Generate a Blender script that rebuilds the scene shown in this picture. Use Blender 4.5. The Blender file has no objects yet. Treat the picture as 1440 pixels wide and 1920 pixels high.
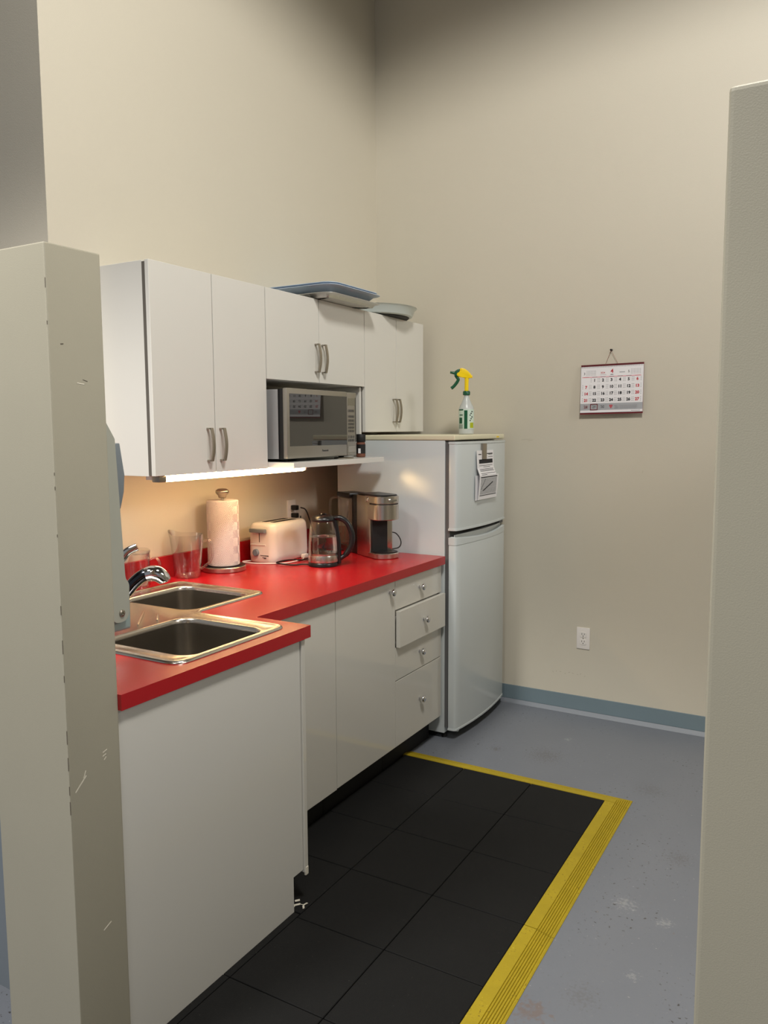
import bpy, bmesh, math, random
from mathutils import Vector, Matrix

random.seed(7)
C = bpy.context.scene.collection
R = math.radians
PI = math.pi

# ------------------------------------------------------------------ camera
F_PX = 1491.92
YAW, PITCH, ROLL = 0.5258, -0.1044, -0.0048
CAM = Vector((2.3959, -4.0875, 1.521))
fwd = Vector((-math.sin(YAW) * math.cos(PITCH), math.cos(YAW) * math.cos(PITCH), math.sin(PITCH)))
rgt = Vector((math.cos(YAW), math.sin(YAW), 0))
upv = rgt.cross(fwd)
r2 = rgt * math.cos(ROLL) + upv * math.sin(ROLL)
u2 = -rgt * math.sin(ROLL) + upv * math.cos(ROLL)
cd = bpy.data.cameras.new('camera')
cam = bpy.data.objects.new('camera', cd)
C.objects.link(cam)
cam.matrix_world = Matrix(((r2.x, u2.x, -fwd.x, CAM.x), (r2.y, u2.y, -fwd.y, CAM.y), (r2.z, u2.z, -fwd.z, CAM.z), (0, 0, 0, 1)))
cd.sensor_fit = 'HORIZONTAL'
cd.sensor_width = 36
cd.lens = F_PX / 1440 * 36
cd.clip_start = 0.02
bpy.context.scene.camera = cam

# ------------------------------------------------------------------ light
sc = bpy.context.scene
sc.view_settings.view_transform = 'Standard'
sc.view_settings.look = 'None'
sc.view_settings.gamma = 1
sc.view_settings.use_curve_mapping = False
sc.view_settings.exposure = -0.1
w = bpy.data.worlds.new('world')
sc.world = w
w.use_nodes = True
w.node_tree.nodes['Background'].inputs[0].default_value = (0.93, 0.96, 1.0, 1)
w.node_tree.nodes['Background'].inputs[1].default_value = 0.25


def spot(loc, power, half, blend, col, rad=0.2):
    d = bpy.data.lights.new('high_bay_or_fill_light', 'SPOT')
    d.energy = power
    d.spot_size = R(2 * half)
    d.spot_blend = blend
    d.color = col
    d.shadow_soft_size = rad
    o = bpy.data.objects.new('high_bay_or_fill_light', d)
    C.objects.link(o)
    o.location = loc
    return o


WARM = (1.0, 0.968, 0.91)
spot((2.5, -3.0, 4.4), 410, 76.3, 0.07, WARM, 0.3)
spot((8.0, -2.6, 4.4), 500, 82.2, 0.03, WARM, 0.8)
spot((2.0, -6.6, 4.3), 165, 67, 0.2, WARM, 0.4)  # added fill to brighten the lower back wall, no fixture of the room
spot((0.3, -4.7, 4.0), 540, 55.5, 0.22, WARM, 0.3)


# ------------------------------------------------------------------ helpers
def srgb(r, g, b):
    def f(c):
        c /= 255
        return c / 12.92 if c <= 0.04045 else ((c + 0.055) / 1.055) ** 2.4
    return (f(r), f(g), f(b), 1)


def mat(name, col, rough=0.5, metal=0.0, var=0.0, vscale=4.0, bump=0.0, bscale=200.0, **kw):
    m = bpy.data.materials.new(name)
    m.use_nodes = True
    nt = m.node_tree
    b = nt.nodes['Principled BSDF']
    b.inputs['Base Color'].default_value = col
    b.inputs['Roughness'].default_value = rough
    b.inputs['Metallic'].default_value = metal
    for k, v in kw.items():
        b.inputs[k.replace('_', ' ')].default_value = v
    if var or bump:
        tc = nt.nodes.new('ShaderNodeTexCoord')
    if var:
        n = nt.nodes.new('ShaderNodeTexNoise')
        n.inputs['Scale'].default_value = vscale
        n.inputs['Detail'].default_value = 4
        nt.links.new(tc.outputs['Object'], n.inputs['Vector'])
        mx = nt.nodes.new('ShaderNodeMix')
        mx.data_type = 'RGBA'
        mx.inputs[6].default_value = tuple(c * (1 - var) for c in col[:3]) + (1,)
        mx.inputs[7].default_value = tuple(min(1, c * (1 + var)) for c in col[:3]) + (1,)
        nt.links.new(n.outputs['Fac'], mx.inputs[0])
        nt.links.new(mx.outputs[2], b.inputs['Base Color'])
    if bump:
        n2 = nt.nodes.new('ShaderNodeTexNoise')
        n2.inputs['Scale'].default_value = bscale
        nt.links.new(tc.outputs['Object'], n2.inputs['Vector'])
        bp = nt.nodes.new('ShaderNodeBump')
        bp.inputs['Strength'].default_value = bump
        bp.inputs['Distance'].default_value = 0.002
        nt.links.new(n2.outputs['Fac'], bp.inputs['Height'])
        nt.links.new(bp.outputs['Normal'], b.inputs['Normal'])
    return m


def specks(m, base, dark, light, scale=60, lo=0.28, hi=0.76, patch=3.0, noisevar=0.08):
    """painted floor: mottling, grime freckles and pale chips with a shape of their own"""
    nt = m.node_tree
    b = nt.nodes['Principled BSDF']
    tc = nt.nodes.new('ShaderNodeTexCoord')
    big = nt.nodes.new('ShaderNodeTexNoise')
    big.inputs['Scale'].default_value = patch
    big.inputs['Detail'].default_value = 6
    fine = nt.nodes.new('ShaderNodeTexNoise')
    fine.inputs['Scale'].default_value = scale
    fine.inputs['Detail'].default_value = 3
    for n in (big, fine):
        nt.links.new(tc.outputs['Object'], n.inputs['Vector'])
    base_mix = nt.nodes.new('ShaderNodeMix')
    base_mix.data_type = 'RGBA'
    base_mix.inputs[6].default_value = tuple(c * (1 - noisevar) for c in base[:3]) + (1,)
    base_mix.inputs[7].default_value = tuple(c * (1 + noisevar) for c in base[:3]) + (1,)
    nt.links.new(big.outputs['Fac'], base_mix.inputs[0])

    def rampf(src, a, bb, inv=False):
        r = nt.nodes.new('ShaderNodeMapRange')
        r.inputs[1].default_value = a
        r.inputs[2].default_value = bb
        r.inputs[3].default_value = 1 if inv else 0
        r.inputs[4].default_value = 0 if inv else 1
        nt.links.new(src, r.inputs[0])
        return r.outputs[0]

    def mul(a, bb):
        q = nt.nodes.new('ShaderNodeMath')
        q.operation = 'MULTIPLY'
        nt.links.new(a, q.inputs[0])
        nt.links.new(bb, q.inputs[1])
        return q.outputs[0]
    d = mul(rampf(fine.outputs['Fac'], lo, lo + 0.06, True), rampf(big.outputs['Fac'], 0.5, 0.62))
    l = rampf(fine.outputs['Fac'], hi, hi + 0.03)
    m1 = nt.nodes.new('ShaderNodeMix')
    m1.data_type = 'RGBA'
    m1.inputs[7].default_value = dark
    nt.links.new(d, m1.inputs[0])
    nt.links.new(base_mix.outputs[2], m1.inputs[6])
    m2 = nt.nodes.new('ShaderNodeMix')
    m2.data_type = 'RGBA'
    m2.inputs[7].default_value = light
    nt.links.new(l, m2.inputs[0])
    nt.links.new(m1.outputs[2], m2.inputs[6])
    nt.links.new(m2.outputs[2], b.inputs['Base Color'])


M = {}
M['wall'] = mat('wall_paint', srgb(207, 200, 183), 0.55, var=0.02, vscale=2, bump=0.25, bscale=350)
M['post'] = mat('partition_paint', srgb(168, 163, 146), 0.42, var=0.04, vscale=5, bump=0.12, bscale=500)
M['ceil'] = mat('ceiling_paint', srgb(120, 112, 98), 0.9, var=0.03)
M['floor'] = mat('floor_paint', srgb(117, 121, 129), 0.42, bump=0.25, bscale=90)
specks(M['floor'], srgb(117, 121, 129), srgb(66, 64, 62), srgb(185, 187, 186), 70, 0.30, 0.745)


def stain(m, spots, col, scale=45, lo=.5):
    """a few dried spills with ragged outlines of their own, at fixed places on the floor"""
    nt = m.node_tree
    b = nt.nodes['Principled BSDF']
    tc = nt.nodes.new('ShaderNodeTexCoord')
    nz = nt.nodes.new('ShaderNodeTexNoise')
    nz.inputs['Scale'].default_value = scale
    nz.inputs['Detail'].default_value = 6
    nt.links.new(tc.outputs['Object'], nz.inputs['Vector'])
    cur = b.inputs['Base Color'].links[0].from_socket
    for x, y, rad, amt in spots:
        d = nt.nodes.new('ShaderNodeVectorMath')
        d.operation = 'DISTANCE'
        d.inputs[1].default_value = (x, y, 0)
        nt.links.new(tc.outputs['Object'], d.inputs[0])
        r = nt.nodes.new('ShaderNodeMapRange')
        r.inputs[1].default_value = 0
        r.inputs[2].default_value = rad
        r.inputs[3].default_value = .34
        r.inputs[4].default_value = 0
        nt.links.new(d.outputs['Value'], r.inputs[0])
        add = nt.nodes.new('ShaderNodeMath')
        nt.links.new(r.outputs[0], add.inputs[0])
        nt.links.new(nz.outputs['Fac'], add.inputs[1])
        g = nt.nodes.new('ShaderNodeMapRange')
        g.inputs[1].default_value = lo + .18
        g.inputs[2].default_value = lo + .32
        g.inputs[3].default_value = 0
        g.inputs[4].default_value = amt
        nt.links.new(add.outputs[0], g.inputs[0])
        mx = nt.nodes.new('ShaderNodeMix')
        mx.data_type = 'RGBA'
        mx.inputs[7].default_value = col
        nt.links.new(g.outputs[0], mx.inputs[0])
        nt.links.new(cur, mx.inputs[6])
        cur = mx.outputs[2]
    nt.links.new(cur, b.inputs['Base Color'])


stain(M['floor'], [(1.75, -2.22, .10, .4)], srgb(120, 88, 62))
stain(M['floor'], [(1.25, -.62, .15, .35), (1.02, -.66, .05, .5), (1.95, -1.25, .1, .25), (1.85, -2.1, .09, .2), (1.75, -.75, .12, .25)], srgb(84, 76, 70), 110)
stain(M['floor'], [(1.85, -1.62, .07, .35), (1.98, -1.66, .045, .4), (1.95, -1.95, .035, .4), (1.28, -.38, .04, .4)], srgb(168, 170, 170), 90)
M['base_vinyl'] = mat('baseboard_vinyl', srgb(116, 133, 141), 0.5, var=0.05, vscale=6)
M['cove'] = mat('painted_cove', srgb(128, 134, 142), 0.45)
M['melamine'] = mat('white_melamine', srgb(216, 214, 207), 0.22, var=0.012, vscale=1.5)
M['gloss'] = mat('white_gloss_door', srgb(212, 209, 200), 0.07, var=0.01, vscale=1.5)
M['edge'] = mat('dark_gap', srgb(92, 87, 80), 0.7)
M['kick'] = mat('toe_kick_black', srgb(18, 18, 18), 0.7)
M['bluegrey'] = mat('blue_grey_backing', srgb(122, 130, 138), 0.6)
M['red'] = mat('red_laminate', srgb(172, 20, 28), 0.27, var=0.05, vscale=3, bump=0.05, bscale=400)
M['steel'] = mat('brushed_steel', srgb(205, 198, 188), 0.27, 1.0, var=0.012, vscale=30)
M['bowl'] = mat('satin_bowl_steel', srgb(150, 143, 132), 0.33, 1.0, var=0.06, vscale=20)
M['nickel'] = mat('satin_nickel', srgb(170, 162, 150), 0.33, 1.0)
M['chrome'] = mat('chrome', srgb(225, 225, 228), 0.06, 1.0)
M['darkchrome'] = mat('black_chrome', srgb(70, 72, 78), 0.12, 1.0)
M['fridge'] = mat('fridge_enamel', srgb(206, 212, 212), 0.14, bump=0.06, bscale=500)
M['fridge_top'] = mat('fridge_top_plastic', srgb(226, 220, 190), 0.35)
M['gasket'] = mat('grey_gasket', srgb(98, 98, 98), 0.6)
M['black'] = mat('black_plastic', srgb(20, 20, 21), 0.3)
M['blackmatte'] = mat('black_matte', srgb(12, 12, 12), 0.6)
M['rubber'] = mat('black_rubber_tile', srgb(21, 21, 21), 0.72, bump=0.5, bscale=600, Specular_IOR_Level=0.25)
specks(M['rubber'], srgb(21, 21, 21), srgb(21, 21, 21), srgb(58, 57, 54), 60, 0.2, 0.72, 5, 0.18)
M['yellow'] = mat('yellow_rubber', srgb(170, 148, 24), 0.6, bump=0.5, bscale=400)
specks(M['yellow'], srgb(170, 148, 24), srgb(120, 98, 20), srgb(205, 182, 60), 130, 0.33, 0.7, 14, 0.2)
M['white_plastic'] = mat('white_plastic', srgb(236, 230, 224), 0.3)
M['disp_white'] = mat('dispenser_white', srgb(166, 167, 156), 0.35)
M['disp_grey'] = mat('dispenser_grey', srgb(120, 128, 134), 0.3)
M['mwbody'] = mat('microwave_grey', srgb(168, 168, 168), 0.4, 0.3)
M['mwfront'] = mat('microwave_silver', srgb(168, 164, 156), 0.33, 0.85)
M['mwglass'] = mat('microwave_glass', srgb(34, 34, 32), 0.03, 0.0, Specular_IOR_Level=0.6, Coat_Weight=1.0, Coat_IOR=1.55, Coat_Roughness=0.02)
M['label'] = mat('grey_print', srgb(60, 60, 60), 0.5)
M['btn'] = mat('button_grey', srgb(150, 146, 138), 0.45)
M['paper'] = mat('white_paper', srgb(236, 234, 236), 0.7)
M['paper_towel'] = mat('paper_towel', srgb(214, 200, 196), 0.9)
M['ink'] = mat('black_ink', srgb(24, 26, 30), 0.7)
M['redink'] = mat('red_ink', srgb(190, 40, 55), 0.7)
M['darkred'] = mat('dark_red_card', srgb(110, 18, 30), 0.6)
M['greyink'] = mat('grey_ink', srgb(170, 172, 176), 0.7)
M['pinkink'] = mat('pink_ink', srgb(226, 150, 160), 0.7)
M['blue_plastic'] = mat('blue_grey_plastic', srgb(188, 204, 222), 0.35, var=0.03)
M['foil'] = mat('aluminium', srgb(200, 200, 196), 0.35, 0.8, var=0.1, vscale=40, bump=0.4, bscale=90)
M['pan'] = mat('grey_enamel_pan', srgb(196, 204, 200), 0.3)
M['green'] = mat('green_plastic', srgb(14, 84, 52), 0.35)
M['yplastic'] = mat('yellow_plastic', srgb(250, 215, 10), 0.35)
M['ygreen'] = mat('yellow_green_ink', srgb(170, 180, 30), 0.5)
M['cord'] = mat('black_cord', srgb(16, 16, 16), 0.5)
M['wcord'] = mat('white_cord', srgb(225, 215, 210), 0.5)
M['string'] = mat('red_string', srgb(150, 90, 80), 0.8)
M['slot'] = mat('slot_black', srgb(8, 8, 8), 0.8)
M['chip'] = mat('bare_plaster_chip', srgb(222, 216, 200), 0.8)
M['scuff'] = mat('scuff_mark', srgb(92, 84, 74), 0.8)
M['spice'] = mat('red_brown_spice', srgb(112, 66, 48), 0.7, var=0.5, vscale=200)
M['whitebottle'] = mat('translucent_bottle', srgb(225, 230, 228), 0.3, Transmission_Weight=0.35)
M['labelgreen'] = mat('pale_green_label', srgb(205, 222, 208), 0.5)


def clear(name, col, rough=0.03, ior=1.45, alpha=0.25):
    m = bpy.data.materials.new(name)
    m.use_nodes = True
    nt = m.node_tree
    nt.nodes.clear()
    o = nt.nodes.new('ShaderNodeOutputMaterial')
    t = nt.nodes.new('ShaderNodeBsdfTransparent')
    t.inputs[0].default_value = col
    g = nt.nodes.new('ShaderNodeBsdfGlossy')
    g.inputs['Roughness'].default_value = rough
    fr = nt.nodes.new('ShaderNodeLayerWeight')
    fr.inputs[0].default_value = alpha
    mx = nt.nodes.new('ShaderNodeMixShader')
    nt.links.new(fr.outputs['Facing'], mx.inputs[0])
    nt.links.new(t.outputs[0], mx.inputs[1])
    nt.links.new(g.outputs[0], mx.inputs[2])
    nt.links.new(mx.outputs[0], o.inputs[0])
    return m


M['clear'] = clear('clear_plastic', (0.97, 0.96, 0.96, 1), 0.08, alpha=0.38)
M['glass'] = clear('clear_glass', (0.985, 0.985, 0.98, 1), 0.03, alpha=0.14)
M['smoke'] = clear('smoky_reservoir', (0.80, 0.76, 0.72, 1), 0.05, alpha=0.3)
M['water'] = mat('water', (0.97, 0.98, 0.98, 1), 0.0, IOR=1.33, Transmission_Weight=1.0)
M['dispbottle'] = mat('pale_soap_cartridge', srgb(170, 190, 188), 0.3, Transmission_Weight=0.3)

em = bpy.data.materials.new('fluorescent_tube')
em.use_nodes = True
eb = em.node_tree.nodes['Principled BSDF']
eb.inputs['Base Color'].default_value = (1, 1, 1, 1)
eb.inputs['Emission Color'].default_value = (1.0, 0.68, 0.32, 1)
eb.inputs['Emission Strength'].default_value = 36
M['tube'] = em

OFF = None


def link(name, me, m, parent=None):
    o = bpy.data.objects.new(name, me)
    C.objects.link(o)
    if m is not None:
        me.materials.append(m)
    if parent is not None:
        o.parent = parent
        # geometry is authored in world space: move it into the thing's frame
        me.transform(parent_world(parent).inverted())
    return o


PW = {}


def parent_world(p):
    return PW.get(p.name, Matrix.Identity(4))


def obj(name, bm, m, parent=None, smooth=None):
    me = bpy.data.meshes.new(name)
    bmesh.ops.recalc_face_normals(bm, faces=bm.faces)
    bm.to_mesh(me)
    bm.free()
    if smooth:
        for p in me.polygons:
            p.use_smooth = True
        try:
            me.set_sharp_from_angle(angle=R(smooth))
        except Exception:
            pass
    o = link(name, me, m, parent)
    if parent is not None:
        PW[o.name] = parent_world(parent)
    return o


def thing(name, label, cat, loc=(0, 0, 0), rz=0, group=None):
    o = bpy.data.objects.new(name, None)
    C.objects.link(o)
    o.location = loc
    o.rotation_euler = (0, 0, rz)
    o.empty_display_size = 0.05
    PW[o.name] = Matrix.Translation(Vector(loc)) @ Matrix.Rotation(rz, 4, 'Z')
    return tag(o, label, cat, group)


def tag(o, label, cat, group=None, kind=None):
    o['label'] = label
    o['category'] = cat
    if group:
        o['group'] = group
    if kind:
        o['kind'] = kind
    return o


def origin_to(o, loc):
    """put a top-level mesh's origin at its base"""
    o.data.transform(Matrix.Translation(-Vector(loc)))
    o.location = loc
    PW[o.name] = Matrix.Translation(Vector(loc))
    return o


def struct(o):
    o['kind'] = 'structure'
    return o


def B():
    return bmesh.new()


def box(bm, x0, x1, y0, y1, z0, z1, bev=0.0, seg=2, mtx=None):
    t = bmesh.new()
    bmesh.ops.create_cube(t, size=1)
    for v in t.verts:
        v.co = Vector(((x0 + x1) / 2 + v.co.x * (x1 - x0), (y0 + y1) / 2 + v.co.y * (y1 - y0), (z0 + z1) / 2 + v.co.z * (z1 - z0)))
    if bev:
        bmesh.ops.bevel(t, geom=list(t.edges), offset=bev, segments=seg, profile=0.6, affect='EDGES', clamp_overlap=True)
    join(bm, t, mtx)
    return bm


def join(bm, t, mtx=None):
    if mtx is not None:
        bmesh.ops.transform(t, matrix=mtx, verts=t.verts)
    me = bpy.data.meshes.new('tmp')
    t.to_mesh(me)
    t.free()
    bm.from_mesh(me)
    bpy.data.meshes.remove(me)


def rings(bm, loops, close_a=True, close_b=True, cyc=True):
    vs = [[bm.verts.new(p) for p in l] for l in loops]
    n = len(vs[0])
    for a, b in zip(vs[:-1], vs[1:]):
        for i in range(n if cyc else n - 1):
            j = (i + 1) % n
            bm.faces.new((a[i], a[j], b[j], b[i]))
    if close_a:
        bm.faces.new(vs[0])
    if close_b:
        bm.faces.new(list(reversed(vs[-1])))
    return vs


def lathe(bm, prof, cx=0, cy=0, n=48, mtx=None, ca=True, cb=True):
    t = bmesh.new()
    loops = []
    for r, z in prof:
        loops.append([Vector((cx + max(r, 1e-5) * math.cos(2 * PI * i / n), cy + max(r, 1e-5) * math.sin(2 * PI * i / n), z)) for i in range(n)])
    rings(t, loops, ca, cb)
    join(bm, t, mtx)
    return bm


def tube(bm, pts, r, n=10, caps=True, flat=None):
    """sweep a circle (radius r or list) along pts"""
    pts = [Vector(p) for p in pts]
    rs = r if isinstance(r, (list, tuple)) else [r] * len(pts)
    loops = []
    up = Vector((0, 0, 1))
    prev = None
    for i, p in enumerate(pts):
        if i == 0:
            d = pts[1] - p
        elif i == len(pts) - 1:
            d = p - pts[i - 1]
        else:
            d = (pts[i + 1] - p).normalized() + (p - pts[i - 1]).normalized()
        d.normalize()
        if prev is None:
            a = d.cross(up)
            if a.length < 0.1:
                a = d.cross(Vector((1, 0, 0)))
            a.normalize()
        else:
            a = (prev - d * prev.dot(d)).normalized()
        prev = a
        b = d.cross(a)
        rr = rs[i]
        ra, rb = (rr, rr) if not isinstance(rr, tuple) else rr
        loops.append([p + a * (ra * math.cos(2 * PI * k / n)) + b * (rb * math.sin(2 * PI * k / n)) for k in range(n)])
    rings(bm, loops, caps, caps)
    return bm


def spline(ctrl, n=8):
    """Catmull-Rom through control points"""
    P_ = [Vector(c) for c in ctrl]
    P_ = [P_[0] * 2 - P_[1]] + P_ + [P_[-1] * 2 - P_[-2]]
    out = []
    for i in range(1, len(P_) - 2):
        for k in range(n):
            t = k / n
            a, b, c, d = P_[i - 1:i + 3]
            out.append(0.5 * ((2 * b) + (c - a) * t + (2 * a - 5 * b + 4 * c - d) * t * t + (3 * b - a - 3 * c + d) * t ** 3))
    out.append(P_[-2])
    return out


def prism(bm, poly, z0, z1, mtx=None):
    t = bmesh.new()
    rings(t, [[Vector((x, y, z0)) for x, y in poly], [Vector((x, y, z1)) for x, y in poly]])
    join(bm, t, mtx)
    return bm


def rrect(x0, x1, y0, y1, r, n=6):
    out = []
    for cx, cy, a0 in ((x1 - r, y1 - r, 0), (x0 + r, y1 - r, 90), (x0 + r, y0 + r, 180), (x1 - r, y0 + r, 270)):
        for k in range(n + 1):
            a = R(a0 + 90 * k / n)
            out.append((cx + r * math.cos(a), cy + r * math.sin(a)))
    return out


def rpoly(pts, rad, n=6):
    """round the corners of a polygon (ccw)"""
    out = []
    L = len(pts)
    rad = rad if isinstance(rad, (list, tuple)) else [rad] * L
    for i in range(L):
        p = Vector(pts[i]).to_2d()
        a = Vector(pts[i - 1]).to_2d()
        b = Vector(pts[(i + 1) % L]).to_2d()
        u = (a - p).normalized()
        v = (b - p).normalized()
        r = rad[i]
        s = p + u * r
        e = p + v * r
        for k in range(n + 1):
            t = k / n
            q = s * (1 - t) ** 2 + p * 2 * t * (1 - t) + e * t ** 2
            out.append((q.x, q.y))
    return out


def offset(poly, d):
    """offset a ccw polygon inward by d"""
    out = []
    n = len(poly)
    for i in range(n):
        a = Vector(poly[i - 1]); p = Vector(poly[i]); b = Vector(poly[(i + 1) % n])
        e1 = (p - a); e2 = (b - p)
        if e1.length < 1e-9: e1 = e2
        if e2.length < 1e-9: e2 = e1
        n1 = Vector((-e1.y, e1.x)).normalized(); n2 = Vector((-e2.y, e2.x)).normalized()
        m = (n1 + n2)
        m = m / max(0.3, m.dot(n1)) if m.length > 1e-6 else n1
        out.append((p.x + m.x * d, p.y + m.y * d))
    return out


def text(s, size, mtx, m, name='print', parent=None, bold=0.0, align='CENTER', depth=0.0002, sx=1.0):
    cu = bpy.data.curves.new('t', 'FONT')
    cu.body = s
    cu.size = size
    cu.align_x = align
    cu.align_y = 'CENTER'
    cu.offset = bold
    cu.extrude = depth
    cu.resolution_u = 3
    o = bpy.data.objects.new('t', cu)
    C.objects.link(o)
    bpy.context.view_layer.update()
    me = bpy.data.meshes.new_from_object(o.evaluated_get(bpy.context.evaluated_depsgraph_get()))
    bpy.data.objects.remove(o)
    me.transform(mtx @ Matrix.Diagonal((sx, 1, 1, 1)))
    me.materials.clear()
    return me


def text_bm(bm, s, size, mtx, bold=0.0, align='CENTER', depth=0.0002, sx=1.0):
    me = text(s, size, mtx, None, bold=bold, align=align, depth=depth, sx=sx)
    bm.from_mesh(me)
    bpy.data.meshes.remove(me)
    return bm


# frames that put flat print on a wall: local x -> reading direction, local y -> up, local z -> out of the surface
def frame_back(x, y, z):      # surface facing -Y
    return Matrix(((1, 0, 0, x), (0, 0, -1, y), (0, 1, 0, z), (0, 0, 0, 1)))


def frame_x(x, y, z):         # surface facing +X
    return Matrix(((0, 0, 1, x), (1, 0, 0, y), (0, 1, 0, z), (0, 0, 0, 1)))


# ------------------------------------------------------------------ room
WX = -0.02
bm = B(); box(bm, -4.5, 11.5, -9, 0.12, -0.1, 0); struct(obj('floor', bm, M['floor']))
bm = B(); box(bm, WX - 0.14, WX, -2.222, 0.12, 0, 5.2); struct(obj('wall_left', bm, M['wall']))
bm = B(); box(bm, WX, 11.5, 0, 0.12, 0, 5.2); struct(obj('wall_back', bm, M['wall']))
bm = B(); box(bm, -4.5, WX - 0.14, -2.222, -2.08, 0, 5.2); struct(obj('wall_far_left', bm, M['wall']))
bm = B(); box(bm, -4.5, 11.5, -9, 0.12, 5.2, 5.3); struct(obj('ceiling', bm, M['ceil']))
bm = B(); box(bm, 11.4, 11.5, -9, 0, 0, 5.2); struct(obj('wall_right', bm, M['wall']))

PT = 1.902
bm = B(); box(bm, 0.715, 0.970, -2.998, -2.857, 0, PT, 0.003, 2)
post = struct(obj('wall_partition_left', bm, M['post']))
# chips and scratches on the end face (facing +X)
bm = B()
def chip(y, z, ly, lz, wdt=0.0015):
    a = math.atan2(lz, ly); L = math.hypot(ly, lz)
    t = B(); box(t, -L / 2, L / 2, -wdt, wdt, -0.0002, 0.0003)
    join(bm, t, frame_x(0.9702, y, z) @ Matrix.Rotation(a, 4, 'Z'))
for c in ((-2.968, 0.744, 0.03, 0.028, 0.0013), (-2.957, 0.762, 0.006, 0.016, 0.001), (-2.90, 0.795, 0.012, 0.004, 0.001), (-2.902, 0.786, 0.01, 0.003, 0.001),
          (-2.913, 0.38, 0.022, 0.01, 0.0013), (-2.922, 1.62, 0.018, -0.002, 0.0010), (-2.90, 0.778, 0.006, 0.006, 0.001)):
    chip(*c)
struct(obj('trim_1', bm, M['chip']))
bm = B()
for z, l in ((1.82, 0.02), (1.74, 0.008), (1.43, 0.006), (1.40, 0.008), (1.14, 0.02), (1.06, 0.03), (0.99, 0.015), (0.86, 0.03), (0.80, 0.03), (0.74, 0.02), (0.70, 0.03), (1.30, .006)):
    box(bm, 0.9690, 0.9704, -2.9984, -2.9976, z - l / 2, z + l / 2)
chip(-2.965, 1.70, 0.007, 0.001, 0.001); chip(-2.91, 1.627, 0.012, -0.003, 0.0006)
struct(obj('trim_2', bm, M['scuff']))

bm = B(); box(bm, 2.262, 6.4, -3.08, -2.94, 0, PT, 0.006, 3)
struct(obj('wall_partition_right', bm, M['post']))
bm = B(); box(bm, 3.0, 3.14, -2.94, 0, 0, PT, 0.006, 3)  # unseen assumed wall, put here to shade the lower kitchen from the right
struct(obj('wall_shade_side', bm, M['post']))

# vinyl cove base along the back wall
bm = B(); box(bm, 0.60, 6.4, -0.006, 0, 0.02, 0.098, 0.002)
struct(obj('baseboard_back', bm, M['base_vinyl']))
bm = B(); rings(bm, [[Vector((x, -0.022, 0)), Vector((x, -0.019, 0.006)), Vector((x, -0.008, 0.02)), Vector((x, 0, 0.02)), Vector((x, 0, 0))] for x in (0.60, 6.4)])
struct(obj('trim_3', bm, M['cove']))

# pencil-thin marks and dried smears on the back wall
bm = B()
for x, z, l, a in ((0.905, 1.46, 0.05, 5), (0.93, 1.455, 0.03, 12), (1.52, 1.30, 0.012, 80)):
    t = B(); box(t, -l / 2, l / 2, -0.0006, 0.0006, -0.0002, 0.0003)
    join(bm, t, frame_back(x, -0.0002, z) @ Matrix.Rotation(R(a), 4, 'Z'))
for k in range(9):
    x = 1.08 + 0.022 * k + random.uniform(-.006, .006)
    t = B(); box(t, -.004, .004, -.0009, .0009, -0.0002, 0.0003)
    join(bm, t, frame_back(x, -0.0002, 0.213 + random.uniform(-.006, .006)) @ Matrix.Rotation(random.uniform(0, 3), 4, 'Z'))
struct(obj('trim_4', bm, mat('wall_smear', srgb(176, 168, 148), 0.8)))


# ------------------------------------------------------------------ rubber mat
TP = 0.3125
X0, Y0 = 0.990, -0.9654
def tile_obj(x0, x1, y0, y1, label):
    bm = B(); box(bm, x0 + .0015, x1 - .0015, y0 + .0015, y1 - .0015, 0.0, 0.0155, 0.0016, 1)
    o = obj('rubber_floor_tile', bm, M['rubber'])
    origin_to(o, ((x0 + x1) / 2, (y0 + y1) / 2, 0))
    return tag(o, label, 'floor tile', 'black rubber floor tiles')
ROWN = ['in the far row beside the yellow strip', 'in the second row from the far yellow strip', 'in the third row from the far yellow strip',
        'in the fourth row from the far yellow strip', 'in the fifth row from the far yellow strip', 'in the sixth row from the far yellow strip', 'in the nearest row by the doorway']
for j in range(7):
    y1 = Y0 - j * TP
    y0 = y1 - TP
    cols = [(X0, X0 + TP, 'middle black rubber tile'), (X0 + TP, X0 + 2 * TP, 'black rubber tile against the yellow ramp')]
    if j < 3:
        cols.insert(0, (X0 - TP + 0.012, X0, 'black rubber tile along the cabinet toe kick'))
    elif j == 3:
        cols.insert(0, (0.70, X0, 'cut black rubber tile under the toe kick of the sink cabinet'))
    for x0, x1, nm in cols:
        a, b = y0, y1
        if j == 3 and x0 < X0:
            a = -2.195
        tile_obj(x0, x1, a, b, nm + ', ' + ROWN[j])
for k, (a, b, nm) in enumerate(((-2.215, -2.1975, ''), (-2.5275, -2.1985, 'narrow black rubber strip beside the far half of the white end panel'),
                                (-2.84, -2.5275, 'narrow black rubber strip beside the near half of the white end panel'))):
    if not nm:
        continue
    bm = B(); box(bm, 0.9665, X0 - .001, a + .001, b - .001, 0, 0.0155, 0.0012, 1)
    o = obj('rubber_edge_strip', bm, M['rubber']); origin_to(o, (0.978, (a + b) / 2, 0))
    tag(o, nm, 'floor strip')

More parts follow.
